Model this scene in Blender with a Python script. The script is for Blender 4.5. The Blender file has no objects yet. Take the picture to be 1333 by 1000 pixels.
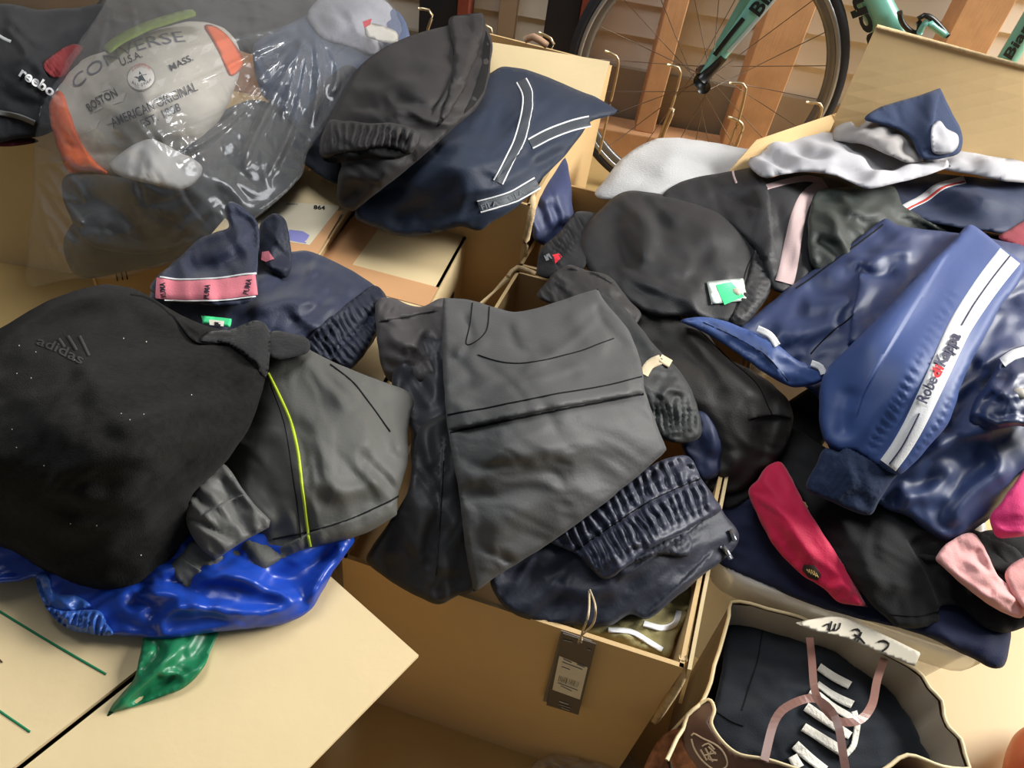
import bpy, bmesh, math, random
import numpy as np
from mathutils import Vector, Matrix
from mathutils.geometry import delaunay_2d_cdt
random.seed(7)
SC = bpy.context.scene
COL = SC.collection
# ------------------------------------------------------------------ camera
FPX, CAMH = 1000.0, 1.10
PITCH, ROLL = math.radians(45), math.radians(10)
AF = np.array([0, math.cos(PITCH), -math.sin(PITCH)])
AR = np.array([1.0, 0, 0]); AD = np.array([0, -math.sin(PITCH), -math.cos(PITCH)])
EX = math.cos(ROLL)*AR - math.sin(ROLL)*AD
EY = math.sin(ROLL)*AR + math.cos(ROLL)*AD
CAMP = np.array([0, 0, CAMH])
cd = bpy.data.cameras.new('camera'); cam = bpy.data.objects.new('camera', cd); COL.objects.link(cam)
cd.sensor_fit = 'HORIZONTAL'; cd.sensor_width = 36; cd.lens = 36*FPX/1333; cd.clip_start = 0.02
m = Matrix((EX.tolist(), (-EY).tolist(), (-AF).tolist())).transposed().to_4x4()
m.translation = Vector(CAMP); cam.matrix_world = m
SC.camera = cam
# ------------------------------------------------------------------ light
w = bpy.data.worlds.new('world'); SC.world = w; w.use_nodes = True
w.node_tree.nodes['Background'].inputs[0].default_value = (0.82, 0.90, 1.0, 1)
w.node_tree.nodes['Background'].inputs[1].default_value = 0.085
def area(name, loc, tgt, sx, sy, power, col):
    l = bpy.data.lights.new(name, 'AREA'); l.shape = 'RECTANGLE'; l.size = sx; l.size_y = sy
    l.energy = power; l.color = col
    o = bpy.data.objects.new(name, l); COL.objects.link(o); o.location = loc
    o.rotation_euler = (Vector(tgt)-Vector(loc)).to_track_quat('-Z', 'Y').to_euler()
    return o
area('window_light_right', (3.1, 1.75, 2.25), (0.0, 0.75, 0.3), 1.8, 1.5, 205, (1.0, 0.985, 0.95))
area('fill_light_left', (-0.5, 1.3, 2.6), (0.0, 0.85, 0.3), 1.2, 1.2, 24, (0.96, 0.98, 1.0))  # added overhead fill lamp, no window known on this side
SC.view_settings.view_transform = 'Standard'; SC.view_settings.look = 'None'
SC.view_settings.gamma = 1; SC.view_settings.use_curve_mapping = False
SC.view_settings.exposure = 0.35

# ------------------------------------------------------------------ pixel rays / places
def rays(q):
    q = np.asarray(q, float)
    return AF + EX*((q[:, :1]-666.5)/FPX) + EY*((q[:, 1:2]-500)/FPX)
def PZ(x, y, z):
    d = rays([(x, y)])[0]; return CAMP + d*((z-CAMH)/d[2])
def PY(x, y, Y):
    d = rays([(x, y)])[0]; return CAMP + d*(Y/d[1])
# ------------------------------------------------------------------ materials
def lin(c):
    return tuple((v/255/12.92 if v/255 <= .04045 else ((v/255+.055)/1.055)**2.4) for v in c)
MATS = {}; EPS = {}
def mat(name, col, rough=.8, spec=.3, sheen=0., metal=0., nscale=0, nstr=.3, var=.12, vscale=9, coat=0., aniso=None, trans=0., alpha=1., sub=0.):
    if name in MATS: return MATS[name]
    M = bpy.data.materials.new(name); M.use_nodes = True; nt = M.node_tree; N = nt.nodes; L = nt.links
    b = N['Principled BSDF']; c = lin(col)
    b.inputs['Roughness'].default_value = rough; b.inputs['Specular IOR Level'].default_value = spec
    b.inputs['Metallic'].default_value = metal; b.inputs['Sheen Weight'].default_value = sheen
    b.inputs['Sheen Roughness'].default_value = .5; b.inputs['Coat Weight'].default_value = coat
    b.inputs['Transmission Weight'].default_value = trans
    tc = N.new('ShaderNodeTexCoord')
    nz = N.new('ShaderNodeTexNoise'); nz.inputs['Scale'].default_value = vscale; nz.inputs['Detail'].default_value = 4
    L.new(tc.outputs['Object'], nz.inputs['Vector'])
    rp = N.new('ShaderNodeMapRange'); rp.inputs[1].default_value = .3; rp.inputs[2].default_value = .7
    rp.inputs[3].default_value = 1-var; rp.inputs[4].default_value = 1+var
    L.new(nz.outputs['Fac'], rp.inputs[0])
    mx = N.new('ShaderNodeVectorMath'); mx.operation = 'SCALE'; mx.inputs[0].default_value = c
    L.new(rp.outputs[0], mx.inputs['Scale']); L.new(mx.outputs[0], b.inputs['Base Color'])
    if nscale:
        n2 = N.new('ShaderNodeTexNoise'); n2.inputs['Scale'].default_value = nscale; n2.inputs['Detail'].default_value = 3
        mp = N.new('ShaderNodeMapping')
        if aniso: mp.inputs['Scale'].default_value = aniso
        L.new(tc.outputs['Object'], mp.inputs[0]); L.new(mp.outputs[0], n2.inputs['Vector'])
        bp = N.new('ShaderNodeBump'); bp.inputs['Strength'].default_value = nstr; bp.inputs['Distance'].default_value = .002
        L.new(n2.outputs['Fac'], bp.inputs['Height']); L.new(bp.outputs[0], b.inputs['Normal'])
    MATS[name] = M; return M
def fabric(name, col, **k):
    EPS[name] = k.pop('eps', .05)
    d = dict(rough=.85, spec=.18, sheen=.08, nscale=500, nstr=.25); d.update(k); return mat(name, col, **d)
def nylon(name, col, **k):
    EPS[name] = k.pop('eps', .05)
    d = dict(rough=.62, spec=.32, sheen=.05, nscale=300, nstr=.15, var=.08); d.update(k); return mat(name, col, **d)
def satin(name, col, **k):
    EPS[name] = k.pop('eps', .065)
    d = dict(rough=.38, spec=.55, sheen=.03, nscale=120, nstr=.08, var=.06); d.update(k); return mat(name, col, **d)
def film(name, tint=(1, 1, 1), haze=.10, gloss=.16):
    M = bpy.data.materials.new(name); M.use_nodes = True; nt = M.node_tree; N = nt.nodes; L = nt.links
    N.remove(N['Principled BSDF']); out = N['Material Output']
    tr = N.new('ShaderNodeBsdfTransparent'); tr.inputs[0].default_value = (*tint, 1)
    df = N.new('ShaderNodeBsdfDiffuse'); df.inputs[0].default_value = (.8, .82, .84, 1)
    gl = N.new('ShaderNodeBsdfGlossy'); gl.inputs['Roughness'].default_value = .15
    fr = N.new('ShaderNodeFresnel'); ge = N.new('ShaderNodeNewGeometry')   # a film reflects alike from both sides
    io = N.new('ShaderNodeMath'); io.operation = 'MULTIPLY_ADD'; io.inputs[1].default_value = 1/1.5-1.5; io.inputs[2].default_value = 1.5
    L.new(ge.outputs['Backfacing'], io.inputs[0]); L.new(io.outputs[0], fr.inputs['IOR'])
    ad = N.new('ShaderNodeMath'); ad.operation = 'MULTIPLY_ADD'; ad.inputs[1].default_value = .32; ad.inputs[2].default_value = gloss
    L.new(fr.outputs[0], ad.inputs[0])
    m1 = N.new('ShaderNodeMixShader'); m1.inputs[0].default_value = haze
    L.new(tr.outputs[0], m1.inputs[1]); L.new(df.outputs[0], m1.inputs[2])
    m2 = N.new('ShaderNodeMixShader'); L.new(ad.outputs[0], m2.inputs[0])
    L.new(m1.outputs[0], m2.inputs[1]); L.new(gl.outputs[0], m2.inputs[2]); L.new(m2.outputs[0], out.inputs[0])
    tc = N.new('ShaderNodeTexCoord'); nz = N.new('ShaderNodeTexNoise'); nz.inputs['Scale'].default_value = 22
    nz.inputs['Detail'].default_value = 5; nz.inputs['Distortion'].default_value = .8
    L.new(tc.outputs['Object'], nz.inputs['Vector'])
    bp = N.new('ShaderNodeBump'); bp.inputs['Strength'].default_value = .25; bp.inputs['Distance'].default_value = .01
    L.new(nz.outputs['Fac'], bp.inputs['Height']); L.new(bp.outputs[0], gl.inputs['Normal']); L.new(bp.outputs[0], fr.inputs['Normal'])
    MATS[name] = M; return M
CARD = mat('cardboard', (214, 182, 132), rough=.85, spec=.15, nscale=90, nstr=.10, var=.05, vscale=6)
CARD2 = mat('cardboard_pale', (226, 203, 158), rough=.85, spec=.15, nscale=90, nstr=.10, var=.05, vscale=6)
CARDB = mat('cardboard_brown', (186, 143, 93), rough=.85, spec=.15, nscale=90, nstr=.10, var=.06, vscale=6)
EDGE = mat('cardboard_edge', (206, 180, 138), rough=.9, spec=.1, nscale=300, nstr=.6, var=.2, vscale=120)
TAPE = mat('packing_tape', (212, 162, 116), rough=.25, spec=.5, var=.05)
PAPER = mat('label_paper', (228, 222, 206), rough=.5, spec=.3, var=.03)
INK = mat('black_ink', (28, 26, 26), rough=.7, var=.05)
WHITE = fabric('white_tape', (232, 232, 232), sheen=0)
BLUEINK = mat('blue_ink', (140, 140, 200), rough=.5, var=.04)
GREENINK = mat('green_ink', (28, 120, 78), rough=.6, var=.05)
STEEL = mat('gold_steel', (196, 178, 146), rough=.35, spec=.5, metal=.85, var=.1)
WOOD = mat('stud_wood', (200, 152, 110), rough=.55, spec=.3, nscale=30, nstr=.2, var=.14, vscale=14, aniso=(8, 8, .6))
SIDING = mat('siding_paint', (216, 205, 188), rough=.6, spec=.3, nscale=60, nstr=.1, var=.05, vscale=3)
BASEDARK = mat('base_board', (150, 136, 116), rough=.7, nscale=40, nstr=.2, var=.1)
FLOORM = mat('floor_vinyl', (202, 172, 114), rough=.45, spec=.4, nscale=8, nstr=.05, var=.06, vscale=3)

# ------------------------------------------------------------------ object helpers
def empty(name, loc, label, cat, group=None):
    o = bpy.data.objects.new(name, None); COL.objects.link(o); o.location = loc; o.empty_display_size = .02
    o['label'] = label; o['category'] = cat
    if group: o['group'] = group
    return o
def mesh_obj(name, verts, faces, material, parent=None, smooth=True, off=None):
    me = bpy.data.meshes.new(name)
    verts = np.asarray(verts, float)
    base = np.zeros(3)
    p = parent
    while p is not None:
        base = base + np.array(p.location); p = p.parent
    if off is None and parent is None:
        off = np.array([verts[:, 0].mean(), verts[:, 1].mean(), verts[:, 2].min()])
    loc = np.zeros(3) if parent is not None else off
    me.from_pydata((verts-base-loc).tolist(), [], faces)
    if smooth: me.polygons.foreach_set('use_smooth', [True]*len(me.polygons))
    me.materials.append(material); me.update()
    o = bpy.data.objects.new(name, me); COL.objects.link(o)
    if parent is not None: o.parent = parent
    else: o.location = loc
    return o
def tag(o, label, cat, group=None):
    o['label'] = label; o['category'] = cat
    if group: o['group'] = group
    return o
def slab(name, c, th, material, parent=None, inward=None, bow=0.0, n=8):
    """panel from 4 corners (a,b,c,d), thickness th along its normal, slightly bowed"""
    c = [np.asarray(v, float) for v in c]
    nrm = np.cross(c[1]-c[0], c[3]-c[0]); nrm /= np.linalg.norm(nrm)
    vs, fs = [], []
    for s in (0, 1):
        for j in range(n+1):
            for i in range(n+1):
                u, v = i/n, j/n
                p = (1-u)*(1-v)*c[0]+u*(1-v)*c[1]+u*v*c[2]+(1-u)*v*c[3]
                p = p + nrm*(bow*math.sin(math.pi*u)*math.sin(math.pi*v*.9+.1) - s*th)
                vs.append(p)
    K = (n+1)**2
    for j in range(n):
        for i in range(n):
            a = j*(n+1)+i
            fs.append((a, a+1, a+n+2, a+n+1)); fs.append((K+a, K+a+n+1, K+a+n+2, K+a+1))
    ring = [i for i in range(n+1)]+[j*(n+1)+n for j in range(1, n+1)]+[n*(n+1)+i for i in range(n-1, -1, -1)]+[j*(n+1) for j in range(n-1, 0, -1)]
    for k in range(len(ring)):
        a, b = ring[k], ring[(k+1) % len(ring)]; fs.append((a, K+a, K+b, b))
    return mesh_obj(name, vs, fs, material, parent, smooth=False)
def boxm(name, lo, hi, material, parent=None, bevel=.0):
    lo = np.array(lo, float); hi = np.array(hi, float)
    vs = [(x, y, z) for z in (lo[2], hi[2]) for y in (lo[1], hi[1]) for x in (lo[0], hi[0])]
    fs = [(0, 2, 3, 1), (4, 5, 7, 6), (0, 1, 5, 4), (2, 6, 7, 3), (0, 4, 6, 2), (1, 3, 7, 5)]
    o = mesh_obj(name, vs, fs, material, parent, smooth=False)
    if bevel:
        md = o.modifiers.new('bevel', 'BEVEL'); md.width = bevel; md.segments = 2
    return o
def catmull(pts, closed=False, step=5.0, dim=2):
    P = [np.array(p[:dim], float) for p in pts]; S = [len(p) > dim and p[dim] for p in pts]; n = len(P)
    def tan(i):
        if S[i]: return np.zeros(dim)
        if closed: return .5*(P[(i+1) % n]-P[i-1])
        a = P[max(i-1, 0)]; b = P[min(i+1, n-1)]; return .5*(b-a)
    out = []
    for i in range(n if closed else n-1):
        j = (i+1) % n; a, b = P[i], P[j]; ta, tb = tan(i), tan(j); L = np.linalg.norm(b-a)
        if L == 0: continue
        ta = ta*min(1, L/(np.linalg.norm(ta)+1e-9)); tb = tb*min(1, L/(np.linalg.norm(tb)+1e-9))
        k = max(1, int(round(L/step)))
        for s in range(k):
            u = s/k; out.append((2*u**3-3*u**2+1)*a+(u**3-2*u**2+u)*ta+(-2*u**3+3*u**2)*b+(u**3-u**2)*tb)
    if not closed: out.append(P[-1])
    return np.array(out)
def tube(name, pts, r, material, parent=None, smooth_step=None, seg=8, taper=None):
    P = catmull(pts, False, smooth_step, 3) if smooth_step else np.array([p[:3] for p in pts], float)
    n = len(P); vs = []; fs = []
    T = np.gradient(P, axis=0); T /= np.linalg.norm(T, axis=1)[:, None]+1e-12
    up = np.array([0, 0, 1.0]) if abs(T[0][2]) < .9 else np.array([1.0, 0, 0])
    for i in range(n):
        a = np.cross(T[i], up); a /= np.linalg.norm(a)+1e-9; b = np.cross(T[i], a); up = -b if False else up
        rr = r if taper is None else r*(1+(taper-1)*i/(n-1))
        for k in range(seg):
            t = 2*math.pi*k/seg; vs.append(P[i]+rr*(math.cos(t)*a+math.sin(t)*b))
    for i in range(n-1):
        for k in range(seg):
            k2 = (k+1) % seg; fs.append((i*seg+k, i*seg+k2, (i+1)*seg+k2, (i+1)*seg+k))
    fs.append(tuple(range(seg))); fs.append(tuple((n-1)*seg+k for k in reversed(range(seg))))
    return mesh_obj(name, vs, fs, material, parent)
# ------------------------------------------------------------------ cloth
_rng = np.random.RandomState(3); _perm = _rng.permutation(256)
_g = np.stack([np.cos(np.arange(256)*2.399), np.sin(np.arange(256)*2.399)], 1)
def perlin(p):
    i = np.floor(p).astype(int); f = p-i; u = f*f*f*(f*(f*6-15)+10)
    def gr(dx, dy):
        h = _perm[(_perm[(i[:, 0]+dx) & 255]+i[:, 1]+dy) & 255]
        return (_g[h]*(f-np.array([dx, dy]))).sum(1)
    a = gr(0, 0); b = gr(1, 0); c = gr(0, 1); d = gr(1, 1)
    x0 = a+(b-a)*u[:, 0]; x1 = c+(d-c)*u[:, 0]; return (x0+(x1-x0)*u[:, 1])*1.5
def seg_dist(q, poly):
    """distance to polyline, arclength at closest point, signed side, total length"""
    A = poly[:-1]; B = poly[1:]; D = B-A; L = np.linalg.norm(D, axis=1)+1e-9; cum = np.concatenate([[0], np.cumsum(L)])
    best = np.full(len(q), 1e9); s = np.zeros(len(q)); side = np.zeros(len(q))
    for k in range(len(A)):
        v = q-A[k]; t = np.clip((v@D[k])/L[k]**2, 0, 1); c = v-t[:, None]*D[k]; d = np.hypot(c[:, 0], c[:, 1])
        m_ = d < best; best[m_] = d[m_]; s[m_] = (cum[k]+t*L[k])[m_]
        side[m_] = np.sign(D[k][0]*v[:, 1]-D[k][1]*v[:, 0])[m_]
    return best, s, side, cum[-1]
class Surf:
    """a cloth surface seen as a sheet: outline, control heights, folds, wrinkles"""
    def __init__(s, outline, zp, rim=14, rimm=.010, folds=(), noise=(), step=4.2, seed=0, base=None, lift=.006):
        s.out = catmull(outline, True, step); a_ = np.arange(len(s.out)); s.out = s.out+.9*np.c_[perlin(np.c_[a_*.21, a_*0+seed]), perlin(np.c_[a_*.19, a_*0+seed+9.5])]*min(1, rim/8); s.step = step; s.rim = rim*.5; s.rimm = rimm*.5
        s.folds = [(f[0], catmull(f[1], False, 8.0), *f[2:]) for f in folds]; s.noise = noise; s.seed = seed
        s.base = base; s.lift = lift
        if base is None:
            z = np.array(zp, float); X = z[:, :2]/200; n = len(X)
            r = np.linalg.norm(X[:, None]-X[None], axis=2); K = np.where(r > 0, r*r*np.log(r+1e-12), 0)+np.eye(n)*.02
            P = np.c_[np.ones(n), X]; A = np.block([[K, P], [P.T, np.zeros((3, 3))]])
            s.X = X; s.w = np.linalg.lstsq(A, np.r_[z[:, 2], 0, 0, 0], rcond=None)[0]
            s.zmin, s.zmax = z[:, 2].min()-.03, z[:, 2].max()+.04
    def z(s, q):
        Q = q/200; r = np.linalg.norm(Q[:, None]-s.X[None], axis=2); K = np.where(r > 0, r*r*np.log(r+1e-12), 0)
        n = len(s.X); return np.clip(K@s.w[:n]+s.w[n]+Q@s.w[n+1:], s.zmin, s.zmax)
    def bump(s, q):
        h = np.zeros(len(q))
        for nz in s.noise:   # (kind, amp, wavelength px, angle deg, stretch)
            k, amp, wl, ang, st = nz[:5]; a = math.radians(ang)
            d = np.array([math.cos(a), math.sin(a)]); e = np.array([-d[1], d[0]])
            p = np.c_[(q@d)/(wl*st), (q@e)/wl]+s.seed*7.31
            wv = np.c_[perlin(p*.7+11.3), perlin(p*.7+47.1)]; v = perlin(p+.7*wv)
            if k in 'rv':
                v = .32-np.sqrt(v*v+.003); v = v*1.7*(1 if k == 'r' else -1)
                v = v*np.clip(.62+1.3*perlin(q/(wl*2.6)+s.seed*3.7+wl), .12, 1.3)
            h += amp*v
        for f in s.folds:
            kind, pl, amp, wd = f[:4]; d, sl, side, L = seg_dist(q, pl)
            tp = np.clip(np.minimum(sl, L-sl)/(.22*L+1e-6), 0, 1); tp = tp*tp*(3-2*tp)
            if kind == 'r': h += amp*tp*np.exp(-(d/wd)**2)
            elif kind == 'c': h += amp*np.exp(-(d/wd)**2)            # untapered ridge / groove
            elif kind == 's':                                      # step: right hand side (screen) of the line is raised
                h += amp*np.where(side > 0, np.exp(-(d/wd)**2), 0.0)*np.clip(tp*3, 0, 1)
            elif kind == 'g':                                      # gathers along an elastic
                per = f[4]; ph = 2*math.pi*sl/per+2.2*perlin(q/(per*2.3)+s.seed)+side*d/(wd)*.8
                h += amp*np.sin(ph)*np.exp(-(d/wd)**4)
        return h
    def t(s, q):
        q = np.asarray(q, float); d = rays(q)
        if s.base is not None: t = s.base._t(q)-s.lift
        else: t = (s.z(q)-CAMH)/d[:, 2]
        closed = np.vstack([s.out, s.out[:1]]); e = seg_dist(q, closed)[0]
        x = np.clip(e/s.rim, 0, 1); fade = np.clip(e/(s.rim*.9), 0.25, 1)
        return t-s.bump(q)*fade+s.rimm*(1-np.sqrt(np.clip(1-(1-x)**2, 0, 1))), x
    def _t(s, q):
        t = s.t(q)[0]
        if s.V is not None: d = rays(q); t = t+(s._off(q)*d).sum(1)/(d*d).sum(1)
        return t
    V = None
    def _off(s, q):
        if s.V is None: return 0.0
        out = np.zeros((len(q), 3))
        for a in range(0, len(q), 400):
            r2 = ((q[a:a+400, None]-s.V[None])**2).sum(2); k = np.argpartition(r2, 4, axis=1)[:, :4]
            w_ = 1/(np.take_along_axis(r2, k, 1)+.3)**1.5; w_ /= w_.sum(1)[:, None]; out[a:a+400] = (s.D[k]*w_[:, :, None]).sum(1)
        return out
    def P(s, q, lift=0.0):
        q = np.asarray(q, float); t = s.t(q)[0]-lift; return CAMP+rays(q)*t[:, None]+s._off(q)
def inside(q, poly):
    r = np.zeros(len(q), bool); n = len(poly); x, y = q[:, 0], q[:, 1]; j = n-1
    for i in range(n):
        xi, yi = poly[i]; xj, yj = poly[j]
        if yi != yj:
            c = ((yi > y) != (yj > y)) & (x < (xj-xi)*(y-yi)/(yj-yi)+xi); r ^= c
        j = i
    return r
def triangulate(out, step, lines=()):
    lo = out.min(0); hi = out.max(0); gy = np.arange(lo[1], hi[1], step*.87); pts = []
    for k, y in enumerate(gy):
        xs = np.arange(lo[0]+(k % 2)*step*.5, hi[0], step); pts.append(np.c_[xs, np.full(len(xs), y)])
    q = np.vstack(pts) if pts else np.zeros((0, 2)); q = q[inside(q, out)]
    if len(q): q = q[seg_dist(q, np.vstack([out, out[:1]]))[0] > step*.55]
    n = len(out); ring_ = np.vstack([out, out[:1]]); extra = []; ed = []; cnt = n
    for pl in lines:         # step folds get their own mesh edges
        T = np.gradient(pl, axis=0); T /= np.linalg.norm(T, axis=1)[:, None]+1e-9; Nn = np.c_[-T[:, 1], T[:, 0]]
        for s in (-.7, .7):
            L_ = pl+Nn*s; L_ = L_[inside(L_, out)]
            if len(L_): L_ = L_[seg_dist(L_, ring_)[0] > 2]
            if len(L_) < 2: continue
            ed += [(cnt+k, cnt+k+1) for k in range(len(L_)-1) if np.hypot(*(L_[k+1]-L_[k])) < 14]; extra.append(L_); cnt += len(L_)
        if len(q): q = q[seg_dist(q, pl)[0] > step*.5]
    allp = np.vstack([out]+extra+[q])
    r = delaunay_2d_cdt([Vector(p) for p in allp.tolist()], [(i, (i+1) % n) for i in range(n)]+ed, [], 1, 1e-4)
    v = np.array([tuple(p) for p in r[0]]); return v, [tuple(f) for f in r[2]]
def buckle(X, faces, pin, eps, it=90, attr=.0004, sm=.14, mom=.9):
    """let a sheet with a little too much cloth settle into wrinkles (edges pinned)"""
    F = np.array([f[:3] for f in faces]); E = np.vstack([F[:, [0, 1]], F[:, [1, 2]], F[:, [2, 0]]]); E.sort(axis=1); E = np.unique(E, axis=0)
    i, j = E[:, 0], E[:, 1]; n = len(X); val = np.bincount(np.r_[i, j], minlength=n).astype(float); val[val == 0] = 1
    L = np.linalg.norm(X[j]-X[i], axis=1)*(1+eps); x = X.copy(); free = (~pin)[:, None]; v=np.zeros_like(x)
    for k in range(it):
        d = x[j]-x[i]; l = np.linalg.norm(d, axis=1)+1e-9; c = d*((l-L)/l*.5)[:, None]
        acc = np.stack([np.bincount(i, c[:, a], n)-np.bincount(j, c[:, a], n) for a in range(3)], 1)/val[:, None]*1.2
        D = x-X
        av = np.stack([np.bincount(i, D[j, a], n)+np.bincount(j, D[i, a], n) for a in range(3)], 1)/val[:, None]
        lp = av-D
        bl = np.stack([np.bincount(i, lp[j, a], n)+np.bincount(j, lp[i, a], n) for a in range(3)], 1)/val[:, None]-lp
        acc -= bl*sm + D*attr
        v = (v*mom+acc)*free; x = x+v
    return x
def cloth(name, outline, zp, material, parent=None, back=.03, eps=None, **k):
    sf = Surf(outline, zp, **k)
    v, f = triangulate(sf.out, sf.step, [q[1] for q in sf.folds if q[0] == 's'])
    t, x = sf.t(v)
    d = rays(v); front = CAMP+d*t[:, None]
    closed = np.vstack([sf.out, sf.out[:1]]); e = seg_dist(v, closed)[0]; xb = np.clip(e/(sf.rim*1.6), 0, 1)
    edge = e < 1e-3
    if eps is None: eps = EPS.get(material.name, 0.0)
    if eps > 0:
        fz = buckle(front, f, e < 2.0, eps, sm=.3 if eps < .06 else .14); sf.V = v; sf.D = (fz-front)
        dl = np.linalg.norm(d, axis=1); t = t+((fz-front)*(d/dl[:, None])).sum(1)/dl; front = fz
    tb = t+np.where(edge, 0, .002+back*np.sqrt(np.clip(1-(1-xb)**2, 0, 1)))
    bk = front+d*(tb-t)[:, None]; bk[:, 2] = np.maximum(bk[:, 2], np.minimum(.004, front[:, 2]))
    n = len(v); idx = np.arange(n)+n; idx[edge] = np.arange(n)[edge]
    # orientation: front faces the camera
    a = v[[q[0] for q in f]]; b = v[[q[1] for q in f]]; c = v[[q[2] for q in f]]
    cr = (b[:, 0]-a[:, 0])*(c[:, 1]-a[:, 1])-(b[:, 1]-a[:, 1])*(c[:, 0]-a[:, 0])
    faces = [q if s < 0 else q[::-1] for q, s in zip(f, cr)]
    bf = [tuple(int(idx[i]) for i in reversed(q)) for q in faces]
    o = mesh_obj(name, np.vstack([front, bk]), faces+bf, material, parent)
    o.data.update()
    bm = bmesh.new(); bm.from_mesh(o.data); bmesh.ops.delete(bm, geom=[q for q in bm.verts if not q.link_faces], context='VERTS'); bm.to_mesh(o.data); bm.free()
    return o, sf
def strip(name, sf, pts, width, material, parent, lift=.0016, step=4.0, w2=None):
    P = catmull(pts, False, step); T = np.gradient(P, axis=0); T /= np.linalg.norm(T, axis=1)[:, None]+1e-9
    Nn = np.c_[-T[:, 1], T[:, 0]]; n = len(P); W = np.linspace(width, width if w2 is None else w2, n)[:, None]
    cols = [-.5, -.46, -.2, .2, .46, .5] if width > 6 else [-.5, -.3, .3, .5]
    V = []
    for c in cols:
        V.append(sf.P(P+Nn*W*c, 0.0 if abs(c) == .5 else lift))
    V = np.stack(V, 1).reshape(-1, 3); m_ = len(cols)
    fs = [(i*m_+k, i*m_+k+1, (i+1)*m_+k+1, (i+1)*m_+k) for i in range(n-1) for k in range(m_-1)]
    return mesh_obj(name, V, fs, material, parent)
def decal(name, sf, poly, material, parent, lift=.0018, step=6.0):
    out = catmull([(*p[:2], 1) for p in poly], True, step); v, f = triangulate(out, step)
    e = seg_dist(v, np.vstack([out, out[:1]]))[0] < 1e-3
    V = sf.P(v)-rays(v)*np.where(e, lift*.6, lift)[:, None]
    return mesh_obj(name, V, f, material, parent, smooth=True)
def text_tris(body, bold=0.0):
    cu = bpy.data.curves.new('lettering', 'FONT'); cu.body = body; cu.offset = bold; cu.resolution_u = 3
    o = bpy.data.objects.new('lettering', cu); COL.objects.link(o)
    me = bpy.data.meshes.new_from_object(o.evaluated_get(bpy.context.evaluated_depsgraph_get()))
    v = np.array([x.co[:2] for x in me.vertices]); f = [tuple(p.vertices) for p in me.polygons]
    bpy.data.objects.remove(o); bpy.data.meshes.remove(me); bpy.data.curves.remove(cu)
    w_ = v[:, 0].max()-v[:, 0].min(); v[:, 0] -= v[:, 0].min(); return v, f, w_
def text_on(name, sf, body, p0, p1, hgt, material, parent, lift=.0022, bold=.01, arc=0.0, skew=(0, 0)):
    """lettering from pixel p0 to p1 (baseline), cap height hgt px"""
    v, f, w_ = text_tris(body, bold); p0 = np.array(p0, float); p1 = np.array(p1, float); d = p1-p0; L = np.linalg.norm(d)
    d /= L; up = np.array([d[1], -d[0]])+np.array(skew, float); u = v[:, 0]/w_
    q = p0+np.outer(u*L, d)+np.outer(v[:, 1]/.7*hgt, up)+np.outer(arc*4*u*(1-u), up)
    return mesh_obj(name, sf.P(q, lift), f, material, parent, smooth=False)
class Flat:             # a plane patch seen as a surface: through 3 world points
    def __init__(s, a, b, c):
        a, b, c = map(np.asarray, (a, b, c)); s.n = np.cross(b-a, c-a); s.a = a
    def _t(s, q): d = rays(q); return ((s.a-CAMP)@s.n)/(d@s.n)
    def P(s, q, lift=0.0): q = np.asarray(q, float); return CAMP+rays(q)*(s._t(q)-lift)[:, None]
# ================================================================== THE ROOM
def st(o): o['kind'] = 'structure'; return o
st(boxm('floor', (-3, -.8, -.05), (3.2, 2.3, 0), FLOORM))
WALLY = 2.24
wall = st(boxm('wall_back', (-3, WALLY+.02, 0), (3.2, WALLY+.10, 2.2), SIDING))
pz = .22; PH = .085
plank_me = None
while pz < 2.1:      # lap siding, each board tilted so that its lower edge stands proud
    if plank_me is None:
        vs = [(-3, WALLY-.012, 0), (3.2, WALLY-.012, 0), (3.2, WALLY+.018, 0), (-3, WALLY+.018, 0),
              (-3, WALLY+.002, PH+.004), (3.2, WALLY+.002, PH+.004), (3.2, WALLY+.018, PH+.004), (-3, WALLY+.018, PH+.004)]
        fs = [(0, 1, 5, 4), (0, 3, 2, 1), (1, 2, 6, 5), (3, 0, 4, 7), (4, 5, 6, 7), (2, 3, 7, 6)]
        o = mesh_obj('plank', vs, fs, SIDING, wall, smooth=False); plank_me = o.data; o.location.z = pz
    else:
        o = bpy.data.objects.new('plank', plank_me); COL.objects.link(o); o.parent = wall; o.location.z = pz
    pz += PH
st(boxm('baseboard_back', (-3, WALLY-.03, 0), (3.2, WALLY+.02, .22), BASEDARK))
sill = st(boxm('trim_1', (-3, 2.10, 0), (3.2, 2.19, .085), WOOD, bevel=.004))
def stud(n, px, wd, mt=WOOD, z0=.085, y0=2.12, y1=2.2):
    c = PY(px[0], px[1], y0)
    return st(boxm('trim_%d' % n, (c[0]-wd/2, y0, z0), (c[0]+wd/2, y1, 2.1), mt, bevel=.003))
stud(2, (865, 70), .055); stud(3, (1006, 80), .115); stud(4, (1275, 30), .115)
BLK = mat('black_post', (34, 35, 40), rough=.5); RED = mat('red_edge', (134, 66, 52), rough=.5)
for n, px, wd in ((5, (570, 20), .10), (7, (731, 30), .085)):
    stud(n, px, wd, BLK, z0=.085, y0=2.06, y1=2.16)
    c = PY(px[0], px[1], 2.06); st(boxm('trim_%d' % (n+1), (c[0]+wd/2, 2.055, .085), (c[0]+wd/2+.03, 2.16, 2.1), RED, bevel=.002))
stud(9, (660, 25), .05, mat('pale_post', (184, 164, 138), rough=.6), y0=2.18, y1=2.235)

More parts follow.
